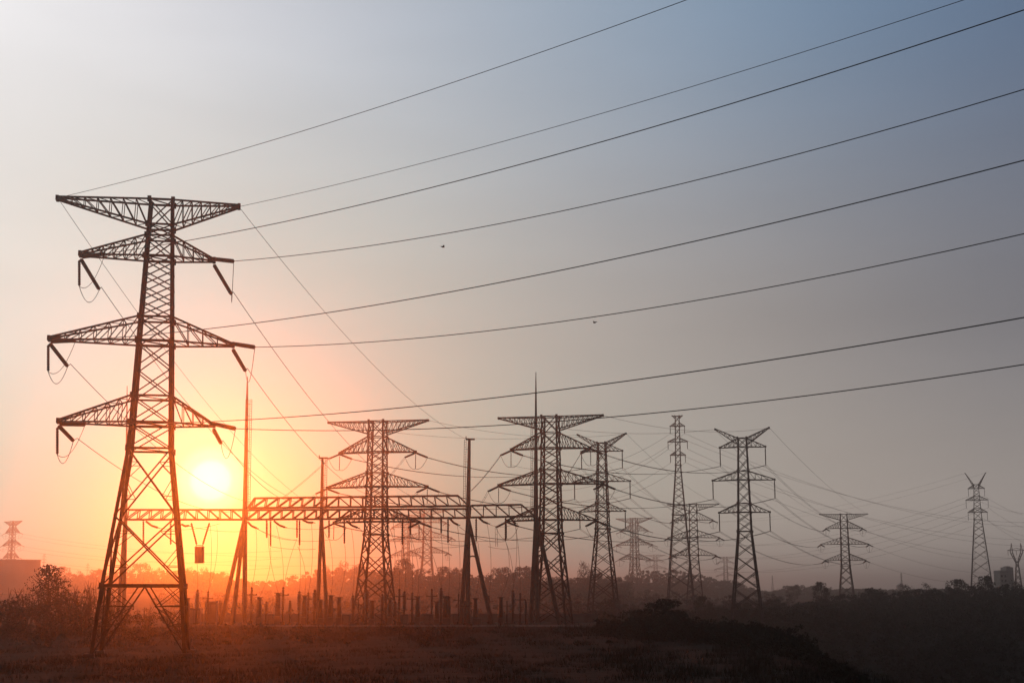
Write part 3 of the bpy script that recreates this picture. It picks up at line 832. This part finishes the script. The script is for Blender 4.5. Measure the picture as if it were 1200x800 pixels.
EQL = [(231.5, 690, 'P'), (244, 693, 'X'), (295, 688, 'X'), (304, 699, 'T'), (326, 694, 'T'), (332, 688, 'X'), (351, 692, 'P'), (357, 697, 'T'), (361.5, 694, 'X'),
       (369, 690, 'P'), (382, 690, 'P'), (388, 697, 'T'), (397.5, 699, 'T'), (413.5, 697, 'P'), (430, 690, 'P'), (448, 695, 'P'), (457, 700, 'T'), (468, 690, 'X'),
       (474, 692, 'P'), (483, 694, 'X'), (489.5, 698, 'T'), (506, 690, 'X'), (517, 688, 'P'), (522, 698, 'T'), (525.5, 699, 'T'), (537.5, 696, 'X'), (557, 700, 'T'),
       (573, 698, 'X'), (587, 699, 'T'), (601, 691, 'P'), (609.5, 695, 'X'), (220, 700, 'T'), (340, 703, 'P'), (420, 702, 'X'), (436, 703, 'T'), (258, 703, 'P'), (312, 704, 'P'), (376, 702, 'T'), (463, 704, 'P'), (512, 704, 'T'), (545, 704, 'X'), (594, 704, 'X'), (616, 702, 'P'), (211, 703, 'X')]
EQL.sort()
EQTOP = []
for n_, (px, py, k) in enumerate(EQL):
    Y = 292+((n_*37) % 11)*1.6
    q = W(px, py, Y); hgt = q.z
    fn, nm, lb, ct, gp = EQ[k]
    lab = f'{lb}, {where(k, px)}'
    if PROTO[k] is None:
        r = thing(nm, lab, ct, (q.x, Y, 0), 0, gp)
        for (pn, m_, mt_) in fn(6.2): obj(pn, m_, mt_, r)
        PROTO[k] = r
    else: r = dup(PROTO[k], (q.x, Y, 0), 0, None, lab, gp)
    s = hgt/6.2; r.scale = (1.2*min(1.15, max(.9, s)),)*2+(s,)
    EQTOP.append(q)
# cabinets and boxes
CAB = [(248, 704, 13, 14, 'large grey transformer box right of the line trap', 'transformer'), (228, 711.5, 15, 10, 'low grey cabinet under the line trap', 'cabinet'),
       (540, 718, 17, 10, 'wide pale switch cabinet left of the raking leg mast\'s foot', 'cabinet'), (504, 719, 14, 8, 'low dark cabinet beneath a cross barred post', 'cabinet'),
       (472, 719.5, 12, 8, 'low grey cabinet by the left gantry pylon\'s right foot', 'cabinet'), (562, 724, 4, 7, 'small narrow junction box right of the raking leg mast\'s foot', 'cabinet'),
       (316, 719, 9, 8, 'small grey cabinet between the A frame mast and the pale road strip', 'cabinet'), (402, 719.5, 16, 8, 'low grey cabinet at the left gantry pylon\'s left foot', 'cabinet')]
for (px, py, wpx, hpx, lab, ct) in CAB:
    Y = 306; p = W(px, py, Y); m_ = Y/F; w_ = wpx*m_; hh = p.z
    r = thing('transformer' if ct == 'transformer' else 'switch_cabinet', lab, ct, (p.x, Y, 0), 0, 'cabinets in the yard' if ct == 'cabinet' else None)
    mb = MB(); mb.box((0, 0, hh*.47), (w_, 1.6, hh*.94)); obj('body', mb, M_GREY, r)
    mb = MB(); mb.box((0, 0, hh*.97), (w_+.25, 1.9, hh*.06)); obj('lid', mb, M_GREY, r)
    if w_ > 1:
        for s in (-1, 1):
            mb = MB(); mb.box((s*w_*.24, -.83, hh*.47), (w_*.42, .05, hh*.78)); d_ = obj('door', mb, M_WALL, r)
            mb = MB(); mb.box((s*w_*.07, -.88, hh*.47), (.06, .06, .25)); obj('handle', mb, M_STEEL, d_)
    if ct == 'transformer':
        mb = MB()
        for k in range(9): mb.box((-w_*.42+k*w_*.105, -1.05, hh*.45), (.06, .5, hh*.6))
        obj('radiator', mb, M_GREY, r)
# droppers from beam gear to yard equipment
DROP = [((314, 612), (326, 694), -.6), ((324, 616), (332, 688), .5), ((348, 631), (333, 689), -.4), ((349, 640), (357, 697), .8), ((350, 632), (351, 692), .3), ((365, 613), (361.5, 694), .5), ((386, 631), (388, 697), .5),
        ((404, 638), (397.5, 699), .6), ((412, 620), (413, 697), .5), ((452, 608), (468, 690), 1.0), ((460, 608), (457, 700), .8), ((472, 640), (474, 692), .4), ((481, 628), (483, 694), .3), ((481, 628), (489.5, 698), .8),
        ((517, 626), (517, 688), .3), ((487, 610), (517, 688), .8), ((525, 637), (525.5, 699), .3), ((536, 615), (537.5, 696), .4), ((560, 635), (557, 700), .6), ((571, 614), (573, 698), .6), ((592.5, 634), (587, 699), 1.2),
        ((604, 614), (601, 691), .5), ((604, 614), (609.5, 695), .3), ((592.5, 634), (601, 691), .6), ((300, 619), (295, 688), .5), ((317, 641), (304, 699), .8), ((231, 660), (231.5, 690), .1), ((246, 613), (244, 693), .5), ((254, 616), (244, 693), .8)]
for a, b_, s_ in DROP:
    Y0, Y1 = GY-.8, 299
    p = W(a[0], a[1], Y0); q = W(b_[0], b_[1], Y1)
    pts = [p.lerp(q, i/14)+Vector((s_*4*(i/14)*(1-i/14), 0, 0)) for i in range(15)]
    wire('dropper_wire', pts, 'thin dropper wire into the yard, '+where('drop', a[0]), 'dropper wires below the gantry', .036, 'wire')
BUS = [((300, 619), (386, 632), 1.2), ((334, 618), (403, 616), .5), ((317, 640), (370, 643), .3), ((300, 618), (348, 632), .8), ((419, 618), (481, 628), 1.4), ((487, 610), (525, 637), 1.2), ((525, 637), (560, 635), .5), ((536, 615), (592, 634), 1.2),
       ((185, 618), (258, 613), .8), ((221, 616), (290, 622), .5), ((571, 613), (604, 613), .7), ((500, 640), (552, 638), .4), ((572, 640), (608, 641), .4)]
for a, b_, s_ in BUS:
    p = W(a[0], a[1], GY-4); q = W(b_[0], b_[1], GY-4)
    wire('busbar_wire', sag(p, q, s_, 14), 'slack cross wire below the beam, '+where('bus', a[0]), 'slack wires below the gantry', .036, 'wire')

# perimeter wall behind the yard
wl = W(210, 720, 332); wr = W(700, 720, 332)
r = thing('perimeter_wall', 'long low grey wall with piers behind the substation yard', 'wall', ((wl.x+wr.x)/2, 332, 0))
half = (wr.x-wl.x)/2
mb = MB(); mb.box((0, 0, .85), (2*half, .25, 1.9)); obj('wall_panel', mb, M_WALL, r)
mb = MB(); mb.box((0, 0, 1.87), (2*half+.2, .4, .13)); obj('coping', mb, M_WALL, r)
k = -half
while k <= half:
    mb = MB(); mb.box((k, -.04, .95), (.45, .5, 2.1)); obj('pier', mb, M_WALL, r); k += 5.0

# ------------------------------------------------------------------ buildings
bl = W(-2, 656.5, 1000)
r = thing('building', 'large pale flat roofed building at the left edge behind the trees', 'building', (bl.x-9, 1000, H(bl.x, 1000)), math.radians(20))
hb = bl.z-r.location.z
mb = MB(); mb.box((0, 0, hb/2-.5), (72, 40, hb+1)); obj('wall', mb, M_BUILD, r)
mb = MB(); mb.box((0, 0, hb+.25), (72.6, 40.6, .5)); obj('roof', mb, M_BUILD, r)
for i in range(9):
    mb = MB(); mb.box((-32+i*8, -20.06, hb/2), (.5, .16, hb-.4)); obj('pilaster', mb, M_BUILD, r)
b2 = W(1174, 668, 1000)
r = thing('building', 'faint stepped grey building behind the trees beside the goblet pylon', 'building', (b2.x, 1000, H(b2.x, 1000)), math.radians(12))
h2 = b2.z-r.location.z
mb = MB(); mb.box((0, 0, h2/2-.5), (8, 8, h2+1)); mb.box((4.5, 1, h2/2+.6), (5.2, 7.5, h2+3.2)); obj('wall', mb, M_BUILD, r)
mb = MB(); mb.box((4.5, 1, h2+2.5), (3, 4, .8)); obj('roof', mb, M_BUILD, r)
for zz in np.arange(3, h2-1, 3.2):
    for xx in (-2.6, 0): 
        mb = MB(); mb.box((xx, -4.02, zz), (1.3, .1, 1.5)); obj('window', mb, M_GLASS, r)
b3 = W(1055, 686, 1500)
r = thing('building', 'tiny gabled hut on the tree line between the two far right pylons', 'building', (b3.x, 1500, H(b3.x, 1500)))
h3 = b3.z-r.location.z
mb = MB(); mb.box((0, 0, h3/2-.5), (7, 6, h3+1)); obj('wall', mb, M_BUILD, r)
mb = MB(); mb.v = [Vector(p) for p in ((-3.8, -3.3, h3-.1), (3.8, -3.3, h3-.1), (3.8, 3.3, h3-.1), (-3.8, 3.3, h3-.1), (0, -3.3, h3+2.6), (0, 3.3, h3+2.6))]
mb.f = [(0, 1, 4), (2, 3, 5), (1, 2, 5, 4), (3, 0, 4, 5), (3, 2, 1, 0)]; obj('roof', mb, M_GREY, r)

# ------------------------------------------------------------------ vegetation
def leaf_quads(cen, rad, n, size, flat=1.0, rs=nprs):
    """n leaf faces spread through an ellipsoidal clump, denser near its skin"""
    d = rs.normal(size=(n, 3)); d /= np.linalg.norm(d, axis=1)[:, None]
    rr = rs.uniform(.25, 1.0, n)**.5
    c = np.asarray(cen)+d*rr[:, None]*np.asarray(rad)
    a = rs.normal(size=(n, 3)); a /= np.linalg.norm(a, axis=1)[:, None]
    b_ = np.cross(a, rs.normal(size=(n, 3))); b_ /= np.linalg.norm(b_, axis=1)[:, None]
    s = size*rs.uniform(.5, 1.2, n)[:, None]
    a *= s*.5; b_ *= s*.32
    return np.stack([c-a, c+b_, c+a, c-b_], 1)
def crown_arr(h, w, n_cl, n_leaf, size, low=.25, rs=nprs, shape='round'):
    out_ = []
    for k in range(n_cl):
        u = rs.uniform(0, 1)
        z = h*(low+(1-low)*u)
        if shape == 'round': rr = w*.5*math.sqrt(max(.06, 1-(2*u-.85)**2/1.35))
        elif shape == 'cone': rr = w*.5*max(.1, 1-u**1.2)
        else: rr = w*.5*(.55+.45*math.sin(u*3.0))
        a = rs.uniform(0, 2*math.pi); q = rs.uniform(.2, .95)**.6*rr
        cr = w*rs.uniform(.10, .2)
        z = min(z, h-cr*.5)
        out_.append(leaf_quads((q*math.cos(a), q*math.sin(a), z), (cr, cr, cr*.7), n_leaf, size, rs=rs))
    return np.concatenate(out_)
def limbs(h, w, n=9, r0=.16, rs=rnd):
    mb = MB(); lean = Vector((rs.uniform(-.06, .06)*h, 0, h*.8))
    mb.tube([Vector((0, 0, -.4)), lean*.5+Vector((rs.uniform(-.1, .1), 0, 0)), lean], [r0, r0*.65, r0*.2], 7)
    for k in range(n):
        f = rs.uniform(.3, .9); p = lean*f; a = rs.uniform(0, 6.28)
        q = p+Vector((math.cos(a)*w*.38*(1.1-f*.5), math.sin(a)*w*.38*(1.1-f*.5), h*rs.uniform(.1, .25)))
        mb.tube([p, p.lerp(q, .5)+Vector((0, 0, -.03*h)), q], [r0*.4, r0*.25, r0*.08], 5)
    return mb
def arr_mesh(name, arr):
    n = len(arr); me = bpy.data.meshes.new(name)
    me.vertices.add(n*4); me.vertices.foreach_set('co', arr.reshape(-1).astype(np.float32))
    me.loops.add(n*4); me.loops.foreach_set('vertex_index', np.arange(n*4, dtype=np.int32))
    me.polygons.add(n); me.polygons.foreach_set('loop_start', np.arange(0, n*4, 4, dtype=np.int32))
    me.update(calc_edges=True); me.validate(); return me
def make_tree(label, group, h, w, n_cl, n_leaf, size, low, shape, m_=M_LEAF, name='tree', cat='tree', nl=9, seed=1):
    rs = np.random.RandomState(seed)
    r = thing(name, label, cat, (0, 0, 0), 0, group)
    obj('trunk', limbs(h, w, nl, .022*h+.05), M_BARK, r)
    obj('crown', arr_mesh('crown', crown_arr(h, w, n_cl, n_leaf, size, low, rs, shape)), m_, r)
    return r
def set_tree(r, px, py_top, Y, h0, wf=1.0, first=False, label=None, group=None, rz=0):
    q = W(px, py_top, Y); z0 = H(q.x, Y)-.1; s = (q.z-z0)/h0
    if first: r.location = (q.x, Y, z0); r.scale = (s*wf, s*wf, s); r.rotation_euler = (0, 0, rz); return r
    return dup(r, (q.x, Y, z0), rz, (s*wf, s*wf, s), label, group)

# -- individual trees
feather = make_tree('tall feathery tree with open crown beside the pale building at left', None, 9.5, 11.0, 90, 34, .40, .16, 'cone', M_LEAF, seed=4, nl=22)
set_tree(feather, 58.5, 663, 225, 9.5, 1.0, True)
round_t = make_tree('dark dense rounded tree on the black ridge right of centre', 'dark ridge trees', 6, 5.4, 46, 90, .34, .12, 'round', M_LEAF, seed=8)
set_tree(round_t, 776, 702, 195, 6, 1.45, True)
set_tree(round_t, 748, 714, 205, 6, .9, False, 'smaller dark tree on the ridge just left of the dense rounded tree', 'dark ridge trees', 1.1)
set_tree(round_t, 797, 716, 188, 6, 1.0, False, 'low dark tree on the ridge just right of the dense rounded tree', 'dark ridge trees', 2.3)
open_t = make_tree('open crowned grey tree at the foot of the flat topped pylon, behind the ridge', 'trees behind the ridge', 10, 8.5, 58, 60, .5, .2, 'round', M_LEAF2, seed=12, nl=14)
set_tree(open_t, 825, 699, 400, 10, .85, True)
open_b = make_tree('broad lumpy tree between the dark V horned pylon and the lone pylon', 'trees behind the ridge', 10, 10.5, 40, 95, .5, .3, 'x', M_LEAF2, seed=41, nl=12)
set_tree(open_b, 906, 702, 440, 10, .8, True)
open_c = make_tree('sparse twiggy tree on the right skyline, left of the round dark tree', 'skyline trees of the right hillside', 10, 7.5, 46, 26, .42, .3, 'round', M_LEAF, seed=43, nl=30)
set_tree(open_c, 1062, 684, 490, 10, 1.0, True)
TR = [(742, 706, 410, .8, 'small pale tree left of the dense ridge tree'), (845, 709, 420, .9, 'tree in front of the dark V horned pylon\'s left leg'), (868, 706, 430, 1.0, 'tree between the legs of the dark V horned pylon'),
      (893, 710, 425, .9, 'tree at the right foot of the dark V horned pylon'), (918, 706, 450, .8, 'low tree midway between the V horned pylon and the lone pylon'), (945, 706, 455, .9, 'low tree left of the lone flat topped pylon\'s foot')]
for i, (px, py, Y, wf, lab) in enumerate(TR): set_tree((open_t, open_b, open_c)[(i*2+len(lab)) % 3], px, py, Y, 10, wf, False, lab, 'trees behind the ridge', i*1.3)
TR = [(684, 657, 800, .8, 'tall rounded tree rising above the wood left of the grey V horned pylon'), (700, 671, 810, .9, 'tree crown just behind the grey V horned pylon\'s legs'),
      (472, 655, 800, .9, 'rounded tree crown above the wood behind the left gantry pylon'), (520, 664, 800, 1.0, 'bushy tree top left of the raking leg mast'), (538, 666, 805, .9, 'tree top just left of the raking leg mast'),
      (588, 665, 795, 1.0, 'open tree top right of the raking leg mast'), (614, 664, 800, 1.0, 'open tree top just left of the tallest spire mast')]
for i, (px, py, Y, wf, lab) in enumerate(TR): set_tree((open_t, open_b, open_c)[(i*2+len(lab)) % 3], px, py, Y, 10, wf*.8, False, lab, 'tree tops of the middle wood', i*1.7)
TR = [(75, 664, 1070, 'left'), (94, 668, 1065, 'l'), (115, 667, 1075, ''), (165, 660, 1065, ''), (186, 664, 1070, ''), (222, 664, 1060, ''), (240, 664, 1065, ''), (262, 670, 1070, ''), (380, 660, 1060, ''), (402, 657, 1060, ''), (422, 661, 1065, '')]
LB = ['hazy round tree right of the pale building', 'hazy tree second from the pale building', 'hazy tree just left of the near pylon\'s left leg', 'hazy high tree framed by the near pylon\'s legs, left', 'hazy tree framed by the near pylon\'s legs, right',
      'hazy tree beside the near pylon\'s right leg', 'hazy tree below the line trap', 'hazy tree just left of the raking legs of the A frame mast', 'hazy tree directly behind the flat topped mast with ladder', 'highest hazy tree left of the left gantry pylon', 'hazy tree at the left gantry pylon\'s left edge']
for i, ((px, py, Y, _), lab) in enumerate(zip(TR, LB)): set_tree((open_t, open_b, open_c)[(i*2+len(lab)) % 3], px, py, Y, 10, .75, False, lab, 'hazy trees behind the yard', i*.9)
TR = [(962, 682, 500, .8, 'tree crown just left of the lone flat topped pylon\'s base'), (930, 686, 800, .9, 'hazy tree crown left of the lone flat topped pylon'), (1022, 689, 470, 1.1, 'broad dark tree right of the lone flat topped pylon'), (1085, 682, 480, .9, 'round dark tree left of the far right narrow pylon'),
      (1122, 679, 475, 1.2, 'spreading tree in front of the far right narrow pylon\'s left leg'), (1154, 675, 470, .85, 'dark tree crown against the far right narrow pylon\'s right leg'), (1190, 680, 480, 1.0, 'dark tree at the right edge below the goblet pylon')]
for i, (px, py, Y, wf, lab) in enumerate(TR): set_tree((open_t, open_b, open_c)[(i*2+len(lab)) % 3], px, py, Y, 10, wf*.85, False, lab, 'skyline trees of the right hillside', i*2.1)

# -- bare twiggy shrubs on the left
def twig_mesh(h, w, n, seed):
    rs = random.Random(seed); mb = MB()
    for k in range(n):
        a = rs.uniform(0, 6.28); sp = rs.uniform(.1, 1)*w*.5; hh = h*rs.uniform(.55, 1)
        top = Vector((math.cos(a)*sp, math.sin(a)*sp, hh)); p0 = Vector((math.cos(a)*.1, math.sin(a)*.1, -.2)); mid = p0.lerp(top, .5)+Vector((0, 0, .08*h))
        mb.tube([p0, mid, top], [.05, .035, .015], 4)
        for j in range(5):
            f = rs.uniform(.35, .95); q = p0.lerp(mid, f*2) if f < .5 else mid.lerp(top, f*2-1)
            e_ = q+Vector((rs.uniform(-.3, .3)*w*.4, rs.uniform(-.3, .3)*w*.4, rs.uniform(.1, .3)*h)); mb.tube([q, e_], [.025, .01], 3)
    return mb
def make_shrub(label, seed, h=4.2, w=3.6, leaf=9):
    r = thing('shrub', label, 'shrub', (0, 0, 0), 0, 'twiggy shrubs at left')
    obj('stems', twig_mesh(h, w, 16, seed), M_BARK, r)
    rs = np.random.RandomState(seed)
    obj('leaves', arr_mesh('leaves', crown_arr(h*.95, w, 20, leaf, .28, .2, rs, 'x')), M_LEAF2, r)
    return r
sh = make_shrub('twiggy half bare shrub right of the feathery tree', 3); set_tree(sh, 92, 686, 215, 4.2, 1, True)
sh2 = make_shrub('leafy shrub at the far left edge below the pale building', 7, 4.2, 4.0, 34); set_tree(sh2, 12, 694, 215, 4.2, 1.2, True)
SHL = [(sh, 108, 682, 218, 1.0, 'tall bare shrub just left of the near pylon\'s left leg'), (sh, 78, 692, 205, 1.1, 'low twiggy shrub at the feathery tree\'s foot, right side'), (sh2, 32, 693, 212, 1.1, 'leafy shrub left of the feathery tree'),
       (sh2, 52, 700, 200, 1.4, 'low leafy shrub in front of the feathery tree'), (sh2, 100, 702, 195, 1.3, 'low leafy shrub in front of the twiggy shrubs'), (sh, 128, 690, 222, 1.0, 'bare shrub behind the near pylon\'s left leg'),
       (sh2, 145, 706, 215, 1.2, 'leafy shrub framed low between the near pylon\'s legs, left'), (sh2, 172, 710, 222, 1.2, 'leafy shrub framed low between the near pylon\'s legs, middle'), (sh2, 198, 711, 226, 1.2, 'leafy shrub framed low between the near pylon\'s legs, right'),
       (sh2, -4, 700, 205, 1.3, 'shrub cut by the left edge of the picture')]
for i, (p_, px, py, Y, wf, lab) in enumerate(SHL): set_tree(p_, px, py, Y, 4.2, wf, False, lab, None, i*1.9)

# -- woods that read as one mass
def wood(name, pts, Y, spread, step, w_m, n_cl, n_leaf, size, m_, rows=3, drop=.0, jitter=2.0, seed=1):
    rs = np.random.RandomState(seed); arrs = []
    xs_ = [p[0] for p in pts]; ys_ = [p[1] for p in pts]
    for row in range(rows):
        px = xs_[0]+rs.uniform(0, step)
        while px < xs_[-1]:
            y_ = np.interp(px, xs_, ys_)+abs(rs.normal(0, jitter))+row*drop
            Yq = Y-row*spread+rs.uniform(-.4, .4)*spread
            q = W(px, y_, Yq); z0 = H(q.x, Yq)-.3; h = max(2.0, q.z-z0)
            c = crown_arr(h, w_m*rs.uniform(.75, 1.25), n_cl, n_leaf, size, .02, rs, 'round' if rs.rand() < .7 else 'x')
            arrs.append(c+np.array([q.x, Yq, z0])); px += step*rs.uniform(.6, 1.4)
    o = obj(name, arr_mesh(name, np.concatenate(arrs)), m_); return tag(o, kind='stuff')
wood('distant_wood', [(-20, 678), (60, 674), (90, 672), (115, 671), (150, 668), (185, 667), (220, 668), (245, 668), (265, 674), (290, 680), (325, 680), (345, 674), (365, 668), (385, 663), (420, 664), (470, 667)], 1100, 32, 6.5, 11, 16, 26, 1.9, M_LEAF2, 4, 4.5, 1.6, 21)
wood('middle_wood', [(430, 668), (460, 668), (475, 664), (492, 668), (520, 669), (545, 671), (560, 673), (590, 670), (615, 669), (640, 674), (665, 677), (700, 676), (735, 678)], 850, 22, 6.5, 9, 18, 28, 1.3, M_LEAF2, 4, 5, 1.6, 22)
wood('hill_wood', [(640, 676), (700, 675), (730, 673), (742, 669), (765, 667), (800, 667), (822, 673), (850, 678), (868, 683), (885, 690), (905, 693), (915, 688), (928, 685), (950, 685), (975, 689), (1000, 689), (1060, 690), (1210, 690)], 1250, 36, 6, 11, 16, 28, 1.8, M_LEAF2, 4, 5, 1.4, 23)
wood('valley_wood', [(690, 724), (730, 716), (760, 714), (800, 712), (840, 711), (880, 712), (915, 709), (950, 709), (1000, 704)], 430, 16, 9, 6, 18, 30, .7, M_LEAF, 4, 6, 2, 24)
wood('hillside_wood', [(900, 712), (930, 708), (960, 702), (1000, 694), (1020, 693), (1050, 692), (1080, 688), (1110, 687), (1140, 686), (1170, 684), (1215, 685)], 480, 20, 9, 7, 18, 34, .7, M_LEAF, 5, 6, 1.6, 25)
# scrub covering the right hillside
rs = np.random.RandomState(31); arrs = []
for k in range(430):
    px = rs.uniform(840, 1240); Y = rs.uniform(275, 430)
    x = (px-600)/F*Y*1.0; z0 = H(x, Y)-.3; h = rs.uniform(2, 5.2)*(.75+.25*math.sin(x*.1+Y*.05)+.25)
    arrs.append(crown_arr(h, h*rs.uniform(1.0, 1.7), 14, 26, .55, .02, rs, 'round')+np.array([x, Y, z0]))
tag(obj('hillside_scrub', arr_mesh('hillside_scrub', np.concatenate(arrs)), M_LEAF), kind='stuff')
rs = np.random.RandomState(32); arrs = []
for k in range(260):
    px = rs.uniform(190, 920); Y = rs.uniform(430, 800); x = (px-600)/F*Y; z0 = H(x, Y)-.3
    h = rs.uniform(1.5, 4.5)*(1.3 if px > 640 else 1)
    arrs.append(crown_arr(h, h*rs.uniform(1.0, 2.2), 10, 22, .8, .02, rs, 'round')+np.array([x, Y, z0]))
tag(obj('plain_scrub', arr_mesh('plain_scrub', np.concatenate(arrs)), M_LEAF2), kind='stuff')
# weeds, scrub along the ridge edge (the black silhouette at lower right)
rs = np.random.RandomState(33); arrs = []
RIDGE = [(690, 733, 228), (720, 727, 215), (760, 726, 205), (800, 730, 200), (840, 731, 195), (870, 734, 182), (900, 736, 166), (935, 744, 152), (950, 756, 142), (965, 771, 128), (985, 784, 108), (1012, 797, 95)]
for k in range(620):
    px = rs.uniform(690, 1012)
    Y = np.interp(px, [a for a, _, _ in RIDGE], [c for _, _, c in RIDGE])*rs.uniform(.86, 1.02); y_ = np.interp(px, [a for a, _, _ in RIDGE], [b_ for _, b_, _ in RIDGE])
    x = W(px, 740, Y).x; z0 = H(x, Y)-.15; top = W(px, y_+rs.normal(3, 6), Y).z; h = min(3.6, max(.5, top-z0))
    arrs.append(crown_arr(h, max(.8, h*rs.uniform(.5, 1.0)), 11, 26, .2, .02, rs, 'x')+np.array([x, Y, z0]))
tag(obj('ridge_scrub', arr_mesh('ridge_scrub', np.concatenate(arrs)), M_LEAF), kind='stuff')
# rough grass: bank crest, verges and ridge
rs = np.random.RandomState(35); gl = []
def blades(n, xr, yr, hmin, hmax, wd):
    x = rs.uniform(*xr, n*2); y = rs.uniform(*yr, n*2)
    dn = np.sin(x*.33+np.sin(y*.21)*2)*np.sin(y*.27+np.sin(x*.17)*2.2)+.6*np.sin(x*1.1+y*.6)*np.sin(y*.9-x*.4)
    keep = dn+rs.normal(0, .35, n*2) > .1; x = x[keep]; y = y[keep]; n = len(x)
    h = rs.uniform(hmin, hmax, n)*(.6+.5*np.clip(dn[keep], 0, 1.4))*np.where(rs.rand(n) < .04, 1.9, 1.0)
    z = np.array([H(a, b_) for a, b_ in zip(x, y)])-.02
    a = rs.uniform(0, math.pi, n); dx, dy = np.cos(a)*wd, np.sin(a)*wd; lx, ly = rs.normal(0, .25, n)*h, rs.normal(0, .25, n)*h
    p = np.stack([x, y, z], 1); w = np.stack([dx, dy, 0*x], 1); tp = p+np.stack([lx, ly, h], 1)
    gl.append(np.stack([p-w, p+w, tp+w*.25, tp-w*.25], 1))
blades(26000, (-95, 34), (160, 232), .15, .6, .035)
blades(30000, (-60, 24), (86, 160), .08, .42, .03)
blades(9000, (8, 42), (90, 225), .25, .9, .035)
tag(obj('grass', arr_mesh('grass', np.concatenate(gl)), M_GRASS), kind='stuff')
# low bramble clumps on the bank
rs = np.random.RandomState(36); arrs = []
for k in range(170):
    x = rs.uniform(-85, 20); Y = rs.uniform(163, 222); z0 = H(x, Y)-.1; h = rs.uniform(.25, .8) if rs.rand() < .85 else rs.uniform(.8, 1.3)
    if x < -45: h *= 2.2
    arrs.append(crown_arr(h, h*rs.uniform(1.5, 3), 10, 20, .22, .02, rs, 'round')+np.array([x, Y, z0]))
tag(obj('undergrowth', arr_mesh('undergrowth', np.concatenate(arrs)), M_LEAF2), kind='stuff')

# ------------------------------------------------------------------ birds
def bird(px, py, Y, rz, label):
    mb = MB(); sp = .30
    pr = [(0, .012), (.15, .035), (.4, .06), (.7, .045), (.88, .03), (.95, .032), (1, .008)]
    mb.lathe((-.17, 0, 0), (.17, 0, .02), pr, 8)
    for s in (-1, 1):
        n = len(mb.v)
        for q in ((-.06, s*.04, .02), (.09, s*.04, .02), (.06, s*sp*.55, .13), (-.05, s*sp*.55, .12), (-.06, s*sp, .07)): mb.v.append(Vector(q))
        for q in ((-.06, s*.04, .005), (.09, s*.04, .005), (.06, s*sp*.55, .12), (-.05, s*sp*.55, .11), (-.06, s*sp, .065)): mb.v.append(Vector(q))
        mb.f += [(n, n+1, n+2, n+3), (n+3, n+2, n+4), (n+8, n+7, n+6, n+5), (n+9, n+7, n+8)]
        mb.f += [(n+1, n+6, n+7, n+2), (n+2, n+7, n+9, n+4), (n+4, n+9, n+8, n+3), (n+3, n+8, n+5, n)]
    n = len(mb.v)
    for q in ((-.15, 0, .01), (-.28, .05, .01), (-.28, -.05, .01), (-.15, 0, -.005)): mb.v.append(Vector(q))
    mb.f += [(n, n+1, n+2), (n+3, n+2, n+1)]
    o = obj('bird', mb, M_BIRD); o.location = W(px, py, Y); o.rotation_euler = (0, .1, rz)
    tag(o, label, 'bird', 'birds in flight')
bird(519, 289.5, 110, .5, 'small dark bird in flight between the upper power lines')
bird(697, 378, 120, 2.4, 'small dark bird in flight just under a power line, the lower of two')
